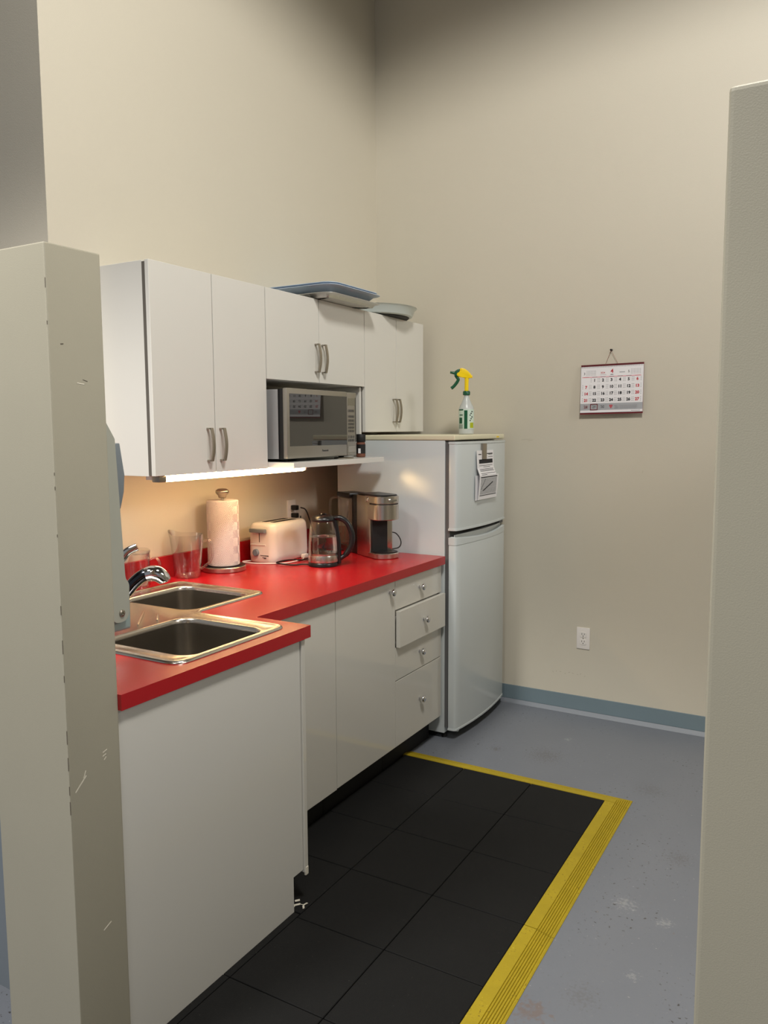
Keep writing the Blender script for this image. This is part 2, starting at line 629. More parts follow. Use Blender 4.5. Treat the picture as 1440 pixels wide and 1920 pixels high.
XR = X0 + 2 * TP          # right edge of the tiles
def ramp_profile(w=0.093):
    p = [(0, 0), (0, 0.0155), (w * 0.42, 0.0135)]
    g = 7
    s0, s1 = w * 0.42, w * 0.97
    for k in range(g):
        a = s0 + (s1 - s0) * k / g
        q = (s1 - s0) / g
        z = 0.0130 - 0.0105 * k / g
        p += [(a + q * 0.15, z - 0.003 if z > .005 else z * .4), (a + q * 0.4, z - 0.003 if z > .005 else z * .4), (a + q * 0.55, z), (a + q * 0.95, z - .0008)]
    p += [(w, 0.0015), (w, 0)]
    return p
def ramp_x(y0, y1, label):          # a ramp running along Y
    pr = ramp_profile()
    bm = B(); rings(bm, [[Vector((XR + 0.001 + x, y, z)) for x, z in pr] for y in (y0 + .0018, y1 - .0018)])
    o = obj('ramp_strip', bm, M['yellow']); origin_to(o, (XR, (y0 + y1) / 2, 0))
    return tag(o, label, 'ramp strip', 'yellow ramps round the rubber floor')
ramp_x(Y0 - 3 * TP, Y0 + 0.0, 'yellow grooved rubber ramp, far length on the right of the black tiles')
ramp_x(Y0 - 6 * TP, Y0 - 3 * TP, 'yellow grooved rubber ramp, near length on the right of the black tiles')
pr = ramp_profile(0.075)
bm = B()
loops = []
for x, sk in ((0.680, 0.0), (XR + 0.001, 0.0)):
    loops.append([Vector((x, Y0 + 0.001 + a, z)) for a, z in pr])
rings(bm, loops)
# mitred corner
loops = [[Vector((XR + 0.001, Y0 + 0.001 + a, z)) for a, z in pr], [Vector((XR + 0.001 + a * 1.24, Y0 + 0.001 + a, z)) for a, z in pr]]
rings(bm, loops)
rings(bm, [[Vector((XR + 0.001 + a * 1.24, Y0 + 0.001, z)) for a, z in pr], [Vector((XR + 0.001 + a * 1.24, Y0 + 0.001 + a, z)) for a, z in pr]])
o = obj('ramp_strip', bm, M['yellow']); origin_to(o, (1.15, Y0, 0))
tag(o, 'yellow rubber ramp across the far end of the black tiles near the fridge', 'ramp strip', 'yellow ramps round the rubber floor')


# ------------------------------------------------------------------ base cabinets
DX = 0.745   # door face
KZ = 0.125
def knob(parent, x, y, z):
    bm = B()
    mt = Matrix.Translation((x, y, z)) @ Matrix.Rotation(PI / 2, 4, 'Y')
    lathe(bm, [(0.0085, 0), (0.0085, .002), (0.0055, .004), (0.0055, .011), (0.010, .014), (0.0145, .018), (0.0158, .0225), (0.0145, .027), (0.009, .0305), (0.002, .0315)], n=28, mtx=mt)
    return obj('knob', bm, M['chrome'], parent, smooth=50)

# corner sink cabinet with its peninsula arm
t = thing('sink_base_cabinet', 'white corner sink cabinet with a plain end panel beside the beige post', 'cabinet', (0.8, -2.4, 0))
bm = B()
# end panel with toe notch, facing +X (traced in y,z)
poly = [(-2.855, 0.0), (-2.197, 0.0), (-2.197, 0.128), (-2.147, 0.128), (-2.147, 0.876), (-2.855, 0.876)]
rings(bm, [[Vector((x, y, z)) for y, z in poly] for x in (0.948, 0.966)])
obj('end_panel', bm, M['melamine'], t)
bm = B(); box(bm, 0.70, 0.948, -2.85, -2.150, KZ, 0.73, 0); box(bm, 0.72, 0.948, -2.85, -2.20, 0.0, KZ)
box(bm, 0.7, .948, -2.17, -2.15, .73, .876); box(bm, .4, .7, -2.85, -2.832, 0, .876); box(bm, .7, .948, -2.85, -2.832, .73, .876)
obj('carcass', bm, M['bluegrey'], t)
bm = B(); box(bm, 0.72, 0.9475, -2.201, -2.1965, 0.0, KZ); obj('toe_kick', bm, M['kick'], t)
bm = B(); box(bm, 0.770, 0.972, -2.144, -2.1265, 0.118, 0.872, 0.0015); d = obj('door', bm, M['gloss'], t)
bm = B(); box(bm, 0.966, 0.9735, -2.1415, -2.1265, 0.108, 0.135, 0.002); obj('edge_chip', bm, M['chip'], d)
bm = B(); box(bm, 0.2, 0.722, -2.05, -1.617, KZ, 0.73); box(bm, .70, .722, -2.14, -1.617, .73, .876); obj('carcass', bm, M['melamine'], t)
bm = B(); box(bm, 0.66, 0.676, -2.19, -1.617, 0, KZ); obj('toe_kick', bm, M['kick'], t)
bm = B(); box(bm, 0.726, DX, -2.124, -1.6165, KZ, 0.872, 0.0012); obj('door', bm, M['gloss'], t)

# door cabinet
t = thing('base_cabinet', 'white base cabinet with a single glossy door and one chrome knob, left of the drawers', 'cabinet', (0.5, -1.38, 0))
bm = B(); box(bm, 0.02, 0.722, -1.6145, -1.1515, KZ, 0.876); obj('carcass', bm, M['melamine'], t)
bm = B(); box(bm, 0.66, 0.676, -1.6145, -1.1515, 0, KZ); obj('toe_kick', bm, M['kick'], t)
bm = B(); box(bm, 0.726, DX, -1.6125, -1.1515, KZ + .003, 0.872, 0.0012); d = obj('door', bm, M['gloss'], t)
knob(d, DX, -1.199, 0.829)

# drawer cabinet
t = thing('drawer_cabinet', 'white four-drawer base cabinet with chrome knobs beside the fridge, second drawer slightly open', 'cabinet', (0.5, -0.92, 0))
bm = B(); box(bm, 0.02, 0.722, -1.1495, -0.694, KZ, 0.876); box(bm, .722, .735, -.7, -.6935, KZ, .876); obj('carcass', bm, M['melamine'], t)
bm = B(); box(bm, 0.66, 0.676, -1.1495, -0.694, 0, KZ); obj('toe_kick', bm, M['kick'], t)
for z0, z1, dx, ky, kz in ((0.741, 0.872, 0, -0.925, .806), (0.577, 0.737, 0.022, -.925, .659), (0.427, 0.573, 0, -.925, .506), (KZ + .003, 0.423, 0, -.925, .283)):
    bm = B(); box(bm, 0.726 + dx, DX + dx, -1.1485, -0.6995, z0, z1, 0.0012)
    if dx:
        box(bm, 0.60, 0.726 + dx, -1.12, -0.73, z0 + .02, z1 - .03)
    d = obj('drawer', bm, M['gloss'], t)
    knob(d, DX + dx, ky, kz)

# ------------------------------------------------------------------ countertop with backsplash
XC, XE = 0.766, 0.981
ct = thing('countertop', 'red laminate L-shaped countertop with a low backsplash, running from the post to the fridge', 'countertop', (0.4, -1.8, 0.876))
xs = [WX, 0.18, 0.54, 0.558, XC, 0.922, XE]
ys = [-2.857, -2.576, -2.220, -2.168, -2.107, -1.828, -0.700]
def keep(i, j):
    xm = (xs[i] + xs[i + 1]) / 2; ym = (ys[j] + ys[j + 1]) / 2
    if xm > XC and ym > -2.107: return False
    if 0.18 < xm < 0.54 and -2.168 < ym < -1.828: return False
    if 0.558 < xm < 0.922 and -2.576 < ym < -2.220: return False
    return True
def slab(bm, xs, ys, keep, z0, z1):
    nx, ny = len(xs) - 1, len(ys) - 1
    V = {}
    def v(i, j, k):
        if (i, j, k) not in V:
            V[(i, j, k)] = bm.verts.new((xs[i], ys[j], (z0, z1)[k]))
        return V[(i, j, k)]
    K = lambda i, j: 0 <= i < nx and 0 <= j < ny and keep(i, j)
    for i in range(nx):
        for j in range(ny):
            if not K(i, j): continue
            bm.faces.new((v(i, j, 1), v(i + 1, j, 1), v(i + 1, j + 1, 1), v(i, j + 1, 1)))
            bm.faces.new((v(i, j, 0), v(i, j + 1, 0), v(i + 1, j + 1, 0), v(i + 1, j, 0)))
            if not K(i - 1, j): bm.faces.new((v(i, j, 0), v(i, j, 1), v(i, j + 1, 1), v(i, j + 1, 0)))
            if not K(i + 1, j): bm.faces.new((v(i + 1, j, 0), v(i + 1, j + 1, 0), v(i + 1, j + 1, 1), v(i + 1, j, 1)))
            if not K(i, j - 1): bm.faces.new((v(i, j, 0), v(i + 1, j, 0), v(i + 1, j, 1), v(i, j, 1)))
            if not K(i, j + 1): bm.faces.new((v(i, j + 1, 0), v(i, j + 1, 1), v(i + 1, j + 1, 1), v(i + 1, j + 1, 0)))
bm = B(); slab(bm, xs, ys, keep, 0.877, 0.915)
obj('worktop', bm, M['red'], ct)
bm = B(); box(bm, WX + .0005, WX + 0.018, -2.22, -0.702, 0.915, 1.005, 0.0015); obj('backsplash', bm, M['red'], ct)

# ------------------------------------------------------------------ corner sink
sk = thing('corner_sink', 'stainless steel corner sink with two bowls set at a right angle in the red counter', 'sink', (0.5, -2.2, 0.915))
outer = [(0.115, -2.628), (0.934, -2.628), (0.934, -2.162), (0.577, -2.162), (0.556, -2.14), (0.556, -1.788), (0.115, -1.788)]
outer = rpoly(outer, [.03, .055, .045, .012, .012, .045, .045], 7)
h1 = rrect(0.192, 0.528, -2.160, -1.838, 0.058, 7)
h2 = rrect(0.568, 0.912, -2.566, -2.230, 0.058, 7)
bm = B()
ol = [(0.0, .9155), (.001, .9185), (.004, .9215), (.008, .9225), (.013, .9215), (.016, .9190), (.019, .9190), (.022, .9203), (.026, .9190)]
vs = rings(bm, [[Vector((x, y, z)) for x, y in offset(outer, d)] for d, z in ol], False, False)
edges = []
def loop_edges(verts):
    out = []
    for i in range(len(verts)):
        e = bm.edges.get((verts[i], verts[(i + 1) % len(verts)]))
        if e is None: e = bm.edges.new((verts[i], verts[(i + 1) % len(verts)]))
        out.append(e)
    return out
fill = loop_edges(vs[-1])
bl = []
for h in (h1, h2):
    v = rings(bm, [[Vector((x, y, z)) for x, y in offset(h, d)] for d, z in ((-.006, .9190), (-.003, .9200), (0.0, .9190), (0.003, .914), (0.004, .905))], False, False)
    fill += loop_edges(v[0])
bmesh.ops.triangle_fill(bm, use_beauty=True, use_dissolve=False, edges=fill)
obj('rim', bm, M['steel'], sk, smooth=60)
for h in (h1, h2):
    bm = B()
    rings(bm, [[Vector((x, y, z)) for x, y in offset(h, d)] for d, z in ((.004, .905), (.006, .86), (.010, .79), (.016, .755), (.03, .742), (.05, .738))], False, True)
    b = obj('bowl', bm, M['bowl'], sk, smooth=60)
    cx = sum(p[0] for p in h) / len(h); cy = sum(p[1] for p in h) / len(h)
    bm = B(); lathe(bm, [(.045, .7385), (.043, .741), (.034, .7405), (.030, .739), (.002, .739)], cx, cy, 32); obj('drain', bm, M['chrome'], b, smooth=40)
bm = B()
for (x0, y0, x1, y1) in ((0.398, -2.24, 0.520, -2.380), (0.462, -2.24, 0.528, -2.308)):
    tube(bm, spline([(x0, y0, .919), ((x0 + x1) / 2, (y0 + y1) / 2, .9205), (x1, y1, .919)], 6), [.003] + [.0045] * 11 + [.003], 8)
obj('drain_ridge', bm, M['steel'], sk, smooth=60)

# faucet
FA = R(40)
fd = Vector((math.cos(FA), math.sin(FA), 0))
FB = Vector((0.33, -2.42, 0.919))
ft = thing('kitchen_faucet', 'chrome pull-out kitchen faucet with a curved spout and raised lever behind the sink bowls', 'faucet', FB)
def fp(s, z, l=0): return Vector((FB.x, FB.y, 0)) + fd * s + Vector((-fd.y, fd.x, 0)) * l + Vector((0, 0, z))
bm = B(); lathe(bm, [(.032, .919), (.032, .925), (.027, .932), (.024, .96), (.024, 1.03), (.022, 1.045), (.012, 1.052), (.002, 1.053)], FB.x, FB.y, 36); obj('body', bm, M['chrome'], ft, smooth=50)
bm = B(); pts = spline([fp(.012, .945), fp(.06, .962), fp(.115, .992), fp(.150, 1.032), fp(.178, 1.055), fp(.198, 1.063)], 6)
tube(bm, pts, [.0185 + .003 * (i / len(pts)) for i in range(len(pts))], 20); obj('spout', bm, M['darkchrome'], ft, smooth=60)
bm = B(); pts = spline([fp(.190, 1.060), fp(.208, 1.064), fp(.228, 1.060), fp(.243, 1.046), fp(.248, 1.034)], 5)
rr = [.022, .0225, .023, .0235, .024, .0245, .025, .0255, .0255, .0255, .0255, .025, .0245, .024, .023, .023, .022, .022, .021, .02, .018]
tube(bm, pts, rr[:len(pts)], 22); obj('spray_head', bm, M['chrome'], ft, smooth=60)
bm = B(); pts = spline([fp(.0, 1.05), fp(.062, 1.075), fp(.11, 1.107), fp(.135, 1.135), fp(.166, 1.150)], 5)
tube(bm, pts, [(.012 - .004 * i / len(pts), .016 - .003 * i / len(pts)) for i in range(len(pts))], 14); obj('lever', bm, M['chrome'], ft, smooth=60)

# ------------------------------------------------------------------ soap dispenser on the post
dt = thing('soap_dispenser', 'white wall-mounted elbow-lever soap dispenser on the back of the beige post above the sink', 'soap dispenser', (0.88, -2.857, 1.02))
bm = B()
poly = [(-2.8565, 1.10), (-2.8565, 1.60), (-2.835, 1.585), (-2.79, 1.535), (-2.775, 1.515), (-2.775, 1.10)]
rings(bm, [[Vector((x, y, z)) for y, z in poly] for x in (0.835, 0.885)])
bmesh.ops.bevel(bm, geom=list(bm.edges), offset=.004, segments=2, affect='EDGES', profile=.6)
obj('housing', bm, M['disp_white'], dt, smooth=30)
bm = B()
poly = [(-2.79, 1.485), (-2.753, 1.490), (-2.741, 1.412), (-2.745, 1.372), (-2.757, 1.332), (-2.79, 1.330)]
rings(bm, [[Vector((x, y, z)) for y, z in poly] for x in (0.838, 0.892)])
bmesh.ops.bevel(bm, geom=list(bm.edges), offset=.003, segments=2, affect='EDGES', profile=.6)
obj('front_cover', bm, M['disp_grey'], dt, smooth=30)
bm = B()
bmp = rpoly([(-2.805, 1.060), (-2.756, 1.060), (-2.752, 1.150), (-2.763, 1.165), (-2.771, 1.33), (-2.779, 1.50), (-2.81, 1.55), (-2.815, 1.16)], [.02, .025, .008, .008, .01, .004, .004, .01], 4)
rings(bm, [[Vector((x, y, z)) for y, z in bmp] for x in (0.893, 0.905)])
l = obj('lever_arm', bm, M['disp_white'], dt, smooth=30)
bm = B(); lathe(bm, [(.0085, 0), (.0085, .002), (.007, .0035), (.003, .004), (.0025, .0025), (.0005, .0025)], n=20, mtx=Matrix.Translation((0.905, -2.778, 1.082)) @ Matrix.Rotation(PI / 2, 4, 'Y'))
obj('pivot_screw', bm, M['nickel'], l, smooth=40)
bm = B(); box(bm, 0.838, 0.888, -2.845, -2.734, 1.033, 1.125, 0.008, 3); obj('cartridge', bm, M['dispbottle'], dt, smooth=40)
bm = B(); tube(bm, spline([(0.862, -2.79, 1.03), (0.862, -2.788, 1.012), (0.862, -2.770, 1.003)], 5), .005, 10); obj('nozzle', bm, M['disp_white'], dt, smooth=60)

# ------------------------------------------------------------------ upper cabinets
def pull(parent, y, z0, z1, x=0.320):
    bm = B()
    n = 14
    L = []
    for k in range(n + 1):
        t_ = k / n
        z = z0 + (z1 - z0) * t_
        L.append((x + 0.020 + 0.010 * math.sin(PI * t_), z))
    # flat bow, then two legs down to the door
    loops = [[Vector((xx - .003, y - .0065, z)), Vector((xx + .003, y - .0065, z)), Vector((xx + .003, y + .0065, z)), Vector((xx - .003, y + .0065, z))] for xx, z in L]
    rings(bm, loops)
    for z in (z0, z1):
        s = 1 if z == z0 else -1
        box(bm, x, x + 0.0225, y - .0065, y + .0065, min(z, z + s * .006), max(z, z + s * .006), .001, 1)
    return obj('pull_handle', bm, M['nickel'], parent)

def upper(label, y0, y1, z0, z1, split, hz, hy, loc):
    t = thing('wall_cabinet', label, 'cabinet', loc)
    bm = B(); box(bm, WX + .001, 0.289, y0 + .0015, y1 - .0015, z0, z1 - .0005, .0008, 1)
    obj('carcass', bm, M['melamine'], t)
    bm = B(); box(bm, 0.289, 0.3015, y0 + .0012, y1 - .0012, z0 + .004, z1 - .006); obj('door_gap', bm, M['edge'], t)
    for a, b, hyy in ((y0, split, hy[0]), (split, y1, hy[1])):
        bm = B(); box(bm, 0.3015, 0.320, a + .0018, b - .0018, z0 + .001, z1, .0012, 1)
        d = obj('door', bm, M['melamine'], t)
        pull(d, hyy, *hz)
    return t
upper('tall white two-door wall cabinet at the left, above the paper towel roll', -2.095, -1.4665, 1.358, 2.097, -1.782, (1.402, 1.527), (-1.825, -1.755), (0.15, -1.78, 1.358))
upper('short white two-door wall cabinet above the microwave', -1.4655, -0.6935, 1.726, 2.097, -1.085, (1.772, 1.899), (-1.115, -1.062), (0.15, -1.08, 1.726))
upper('narrow white two-door wall cabinet above the fridge', -0.6925, -0.063, 1.503, 2.097, -0.3734, (1.553, 1.676), (-0.410, -0.372), (0.15, -0.38, 1.503))

# niche side panel and shelf
o = thing('microwave_shelf', 'white shelf board carrying the microwave, with a pegged upright at its right', 'shelf', (0.2, -1.1, 1.361))
bm = B(); box(bm, WX + .001, 0.452, -1.4655, -0.735, 1.361, 1.384, .0015); box(bm, WX + .001, 0.300, -0.735, -0.679, 1.361, 1.384, .0015); obj('shelf_with_light_stop', bm, M['melamine'], o)  # second box is added behind the shelf end to block a light streak
bm = B(); box(bm, WX + .001, 0.300, -0.713, -0.6945, 1.3845, 1.7255, .001)
up_ = obj('upright', bm, M['melamine'], o)
for xx in (0.05, 0.262):
    for k in range(7):
        bm = B(); lathe(bm, [(.0025, 0), (.0025, .0006)], n=8, mtx=Matrix.Translation((xx, -0.7132, 1.43 + k * .04)) @ Matrix.Rotation(PI / 2, 4, 'X'))
        obj('peg_hole', bm, M['slot'], up_)

# under-cabinet fluorescent
t = thing('under_cabinet_light', 'lit slim fluorescent strip light under the left wall cabinet', 'light', (0.27, -1.6, 1.336))
bm = B(); box(bm, 0.232, 0.262, -2.055, -1.165, 1.342, 1.3575, .002); obj('housing', bm, M['white_plastic'], t)
bm = B(); tube(bm, [(0.281, -2.02, 1.346), (0.281, -1.17, 1.346)], .0125, 16); obj('tube', bm, M['tube'], t, smooth=40)
bm = B(); box(bm, 0.262, 0.300, -2.056, -2.02, 1.334, 1.3575, .005, 2); obj('end_cap', bm, M['nickel'], t, smooth=40)
bm = B(); box(bm, 0.262, 0.296, -1.170, -1.158, 1.336, 1.3595, .003, 2); obj('end_cap', bm, M['white_plastic'], t, smooth=40)

# ------------------------------------------------------------------ microwave
MX, MY0, MY1, MZ0, MZ1 = 0.395, -1.432, -0.893, 1.396, 1.690
t = thing('microwave', 'silver and grey microwave oven with a dark glass door standing on the shelf', 'microwave', (0.2, -1.16, 1.384))
bm = B(); box(bm, 0.02, MX - 0.048, MY0 + .003, MY1 - .003, MZ0, MZ1 - .004, .004); obj('body', bm, M['mwbody'], t, smooth=40)
bm = B(); box(bm, MX - 0.048, MX - 0.022, MY0 + .002, MY1 - .002, MZ0 - .001, MZ1 - .003, .002); obj('front_bezel', bm, M['black'], t, smooth=40)
YD = -0.975     # door / control panel split
bm = B(); box(bm, MX - 0.022, MX, MY0, YD - .001, MZ0 + .002, MZ1, .004); d = obj('door', bm, M['mwfront'], t, smooth=40)
bm = B(); box(bm, MX - .001, MX + .0008, MY0 + .018, YD - .001, 1.449, 1.668, .0006, 1); obj('window', bm, M['mwglass'], d)
bm = B(); text_bm(bm, 'Panasonic', .0125, frame_x(MX + .0003, -1.155, 1.426), .0004); obj('brand_print', bm, M['label'], d)
bm = B(); box(bm, MX - 0.022, MX - .0005, YD + .001, MY1, MZ0 + .002, MZ1 - .002, .004); cp = obj('control_panel', bm, M['mwfront'], t, smooth=40)
bm = B(); box(bm, MX - .0008, MX + .0005, YD + .008, MY1 - .012, 1.628, 1.662, .0005, 1); obj('display', bm, mat('lcd_grey', srgb(118, 114, 98), 0.2), cp)
bm = B(); box(bm, MX - .0006, MX + .0004, MY1 - .010, MY1 - .006, 1.46, 1.665, 0)
for rr_, nn in ((1.598, 3), (1.572, 3), (1.553, 3), (1.537, 3), (1.521, 3), (1.505, 3), (1.478, 2), (1.462, 3)):
    for k in range(nn):
        yy = YD + .010 + k * (.054 / nn)
        wdt = .054 / nn - .004
        z0 = rr_
        for a, b, c_, d_ in ((yy, yy + wdt, z0, z0 + .0012), (yy, yy + wdt, z0 + .010, z0 + .0112), (yy, yy + .0012, z0, z0 + .0112), (yy + wdt - .0012, yy + wdt, z0, z0 + .0112), (yy + wdt * .3, yy + wdt * .7, z0 + .004, z0 + .007)):
            box(bm, MX - .0007, MX + .0006, a, b, c_, d_)
obj('keypad_print', bm, M['label'], cp)
bm = B(); box(bm, MX - .001, MX + .002, YD + .008, MY1 - .014, 1.412, 1.440, .0015, 1); obj('open_button', bm, M['btn'], cp)
for yy in (MY0 + .05, MY1 - .05):
    for xx in (0.06, 0.34):
        bm = B(); lathe(bm, [(.012, 1.3842), (.014, 1.396)], xx, yy, 16); obj('foot', bm, M['blackmatte'], t)
bm = B(); lathe(bm, [(.045, 1.3845), (.047, 1.388), (.044, 1.390), (.002, 1.390)], .385, -.99, 32)
o = obj('jar_lid', bm, M['nickel'], None, smooth=40); origin_to(o, (.385, -.99, 1.3845)); tag(o, 'flat metal lid lying on the shelf under the microwave front', 'lid')

# spice jar
t = thing('spice_jar', 'small spice jar with a black lid on the shelf right of the microwave', 'jar', (0.36, -0.800, 1.384))
jx, jy = .36, -.800
bm = B(); lathe(bm, [(.019, 1.3845), (.0225, 1.387), (.0225, 1.448), (.019, 1.458)], jx, jy, 28); obj('jar_body', bm, M['spice'], t, smooth=40)
bm = B(); lathe(bm, [(.0229, 1.402), (.0229, 1.446)], jx, jy, 28, ca=False, cb=False); obj('wrap_label', bm, M['blackmatte'], t, smooth=40)
bm = B(); box(bm, -.006, .006, -.0115, .0115, 0, .0006, mtx=Matrix.Translation((jx, jy, 1.415)) @ Matrix.Rotation(R(-75), 4, 'Z') @ frame_x(.0231, 0, 0)); obj('bar_label', bm, M['paper'], t)
bm = B(); lathe(bm, [(.0225, 1.4581), (.0235, 1.460), (.0235, 1.492), (.021, 1.495), (.002, 1.4955)], jx, jy, 28); obj('lid', bm, M['blackmatte'], t, smooth=40)

# ------------------------------------------------------------------ trays on the cabinets
def tray(name, m, x0, x1, y0, y1, z0, hgt, flare, rad, lip, label, th=.002, tilt=None, bottomdeep=None):
    bm = B()
    base = rrect(x0, x1, y0, y1, rad, 6)
    prof_out = [(0.03, z0), (0.0, z0 + .002), (-flare * .9, z0 + hgt - .004), (-flare - lip, z0 + hgt)]
    prof_in = [(-flare - lip, z0 + hgt + th), (-flare * .9 + th, z0 + hgt - .002), (th, z0 + .004 + th), (0.03, z0 + th + .001)]
    rings(bm, [[Vector((x, y, z)) for x, y in offset(base, d)] for d, z in prof_out + prof_in], True, True)
    if tilt is not None:
        bmesh.ops.transform(bm, matrix=tilt, verts=bm.verts)
    o = obj(name, bm, m, None, smooth=35)
    origin_to(o, ((x0 + x1) / 2, (y0 + y1) / 2, z0))
    return o
o = tray('baking_tray', M['foil'], 0.04, 0.385, -1.105, -0.715, 2.098, .018, .014, .010, .02, '')
tag(o, 'shallow aluminium baking tray lowest in the pile on top of the middle wall cabinet', 'tray')
o = tray('serving_tray', M['blue_plastic'], 0.05, 0.385, -1.095, -0.765, 2.118, .030, .036, .004, .022, '')
tag(o, 'blue-grey plastic serving tray lying on the aluminium tray', 'tray', 'blue-grey plastic trays on the wall cabinets')
o = tray('serving_tray', M['blue_plastic'], 0.05, 0.375, -1.085, -0.775, 2.129, .030, .036, .004, .022, '')
tag(o, 'blue-grey plastic serving tray nested on top of the pile', 'tray', 'blue-grey plastic trays on the wall cabinets')
# round pan
t = thing('round_pan', 'large round pale grey pan with a black base lying on the cabinet above the fridge', 'pan', (0.165, -0.365, 2.098))
bm = B(); lathe(bm, [(.002, 2.103), (.200, 2.103), (.218, 2.108), (.232, 2.140), (.240, 2.148), (.243, 2.150), (.240, 2.151), (.229, 2.142), (.214, 2.112), (.19, 2.108), (.002, 2.108)], 0.175, -0.385, 64); obj('pan_body', bm, M['pan'], t, smooth=40)
bm = B(); lathe(bm, [(.17, 2.098), (.196, 2.098), (.202, 2.1035), (.15, 2.1035)], 0.175, -0.385, 64); obj('pan_base', bm, M['blackmatte'], t, smooth=40)

# ------------------------------------------------------------------ fridge
FY0, FY1 = -0.676, -0.055
t = thing('refrigerator', 'white top-freezer refrigerator in the corner with a folded paper clipped to its freezer door', 'refrigerator', (0.42, -0.34, 0))
bm = B(); box(bm, 0.14, 0.750, FY0 + .002, FY1 - .003, 0.03, 1.4635, .003); obj('body', bm, M['fridge'], t, smooth=40)
bm = B(); box(bm, 0.14, 0.802, FY0, FY1 + .004, 1.4640, 1.4895, .006, 3); obj('top_panel', bm, M['fridge_top'], t, smooth=40)
bm = B(); box(bm, 0.750, 0.7735, FY0 + .008, FY1 - .014, 0.06, 1.455); obj('door_seal', bm, M['gasket'], t)
def door_x(y):
    s_ = min(1, max(0, (y - FY0) / (FY1 - FY0)))
    return 0.810 + 0.024 * (1 - (2 * s_ - 1) ** 2)
def door_poly(n=16):
    pts = [(0.773, FY0), (0.800, FY0), (0.807, FY0 + .003)]
    for k in range(n + 1):
        y = FY0 + .010 + (FY1 - FY0 - .020) * k / n
        pts.append((door_x(y), y))
    pts += [(0.800, FY1), (0.773, FY1)]
    return pts
def fridge_door(z0, z1, swoop):
    bm = B()
    dp = door_poly()
    L = []
    if swoop == 'top':
        # the top edge of the lower door is scooped: front falls away to a curved lip
        prof = [(0.0, z0), (0.0, z0 + .004), (0.0, z1 - .035), (0.0, z1 - .030), (-.004, z1 - .026)]
    else:
        prof = [(0.0, z0), (0.0, z1)]
    rings(bm, [[Vector((x, y, z0 + .004)) for x, y in offset(dp, .004)], [Vector((x, y, z0)) for x, y in offset(dp, .006)]] and
          [[Vector((x, y, z)) for x, y in offset(dp, -d)] for d, z in ((-.005, z0), (-.001, z0 + .003), (0, z0 + .008), (0, z1 - .008), (-.001, z1 - .003), (-.005, z1))])
    return bm
d1 = obj('freezer_door', fridge_door(1.034, 1.4585, 'bottom'), M['fridge'], t, smooth=35)
d2 = obj('fridge_door', fridge_door(0.050, 0.968, 'top'), M['fridge'], t, smooth=35)
bm = B()
dpg = door_poly()
rings(bm, [[Vector((x, y, z)) for x, y in offset(dpg, d)] for d, z in ((.003, .967), (.022, .975), (.020, 1.0135))])
obj('grip_recess', bm, M['fridge'], d2, smooth=35)
def lipz(y): return 1.001 - .017 * math.sin(PI * min(1, max(0, (y - FY0) / (FY1 - FY0))))
dpo, dpi = offset(dpg, -.0012), offset(dpg, .010)
bm = B()
rings(bm, [[Vector((o_[0], o_[1], .966)), Vector((o_[0], o_[1], lipz(o_[1]))), Vector((i_[0], i_[1], lipz(o_[1]) + .004)), Vector((i_[0], i_[1], .966))] for o_, i_ in zip(dpo[:-1], dpi[:-1])])
obj('grip_lip', bm, M['fridge'], d2, smooth=35)
# moulded trim bands at the meeting edges
def band(z0, z1, out, parent, name, m, sag=0.0):
    bm = B()
    dp = door_poly()
    inner = offset(dp, .002)
    oo = offset(dp, -out)
    def zz(y, z):
        s = (y - FY0) / (FY1 - FY0)
        return z - sag * math.sin(PI * min(1, max(0, s))) ** 1.0
    rings(bm, [[Vector((x, y, zz(y, z))) for x, y in pl] for pl, z in ((inner, z0), (oo, z0 + .001), (oo, z1 - .001), (inner, z1))], True, True)
    return obj(name, bm, m, parent, smooth=35)
band(1.034, 1.046, .0025, d1, 'edge_trim', M['fridge'])
band(1.446, 1.4585, .002, d1, 'edge_trim', M['fridge'])
band(0.050, 0.061, .002, d2, 'edge_trim', M['fridge'])
bm = B(); box(bm, 0.16, 0.69, FY0 + .02, FY1 - .02, 0.0, 0.05); obj('plinth', bm, M['blackmatte'], t)
for yy in (FY0 + .035, FY1 - .035):
    bm = B(); lathe(bm, [(.013, 0), (.013, .012), (.010, .014), (.010, .049)], .735, yy, 16); obj('foot', bm, M['blackmatte'], t)
    bm = B(); box(bm, .797, .812, yy - .008, yy + .008, .040, .0505, .002); obj('door_lug', bm, M['fridge'], t)
bm = B(); box(bm, 0.775, 0.805, FY1 - .06, FY1 - .01, 1.015, 1.032, .004); obj('hinge', bm, M['gasket'], t)
bm = B()
ebx, eby = 0.7875, -0.085
tt = B(); rings(tt, [[Vector((.017 * math.cos(2 * PI * k / 28), .009 * math.sin(2 * PI * k / 28), z)) for k in range(28)] for z in (0, .0012)])
join(bm, tt, frame_x(0.8170, -0.125, 1.412) @ Matrix.Rotation(R(6), 4, 'Y'))
badge = obj('oval_badge', bm, M['btn'], d1)
bm = B(); [box(bm, -.009 + k * .0065, -.0045 + k * .0065, -.003, .003, 0, .0004, mtx=frame_x(0.8182, -0.125, 1.412) @ Matrix.Rotation(R(6), 4, 'Y')) for k in range(3)]; obj('badge_print', bm, M['label'], badge)
bm = B(); box(bm, 0.8018, 0.8026, -0.160, -0.125, 1.472, 1.479); obj('yellow_sticker', bm, M['yplastic'], t)

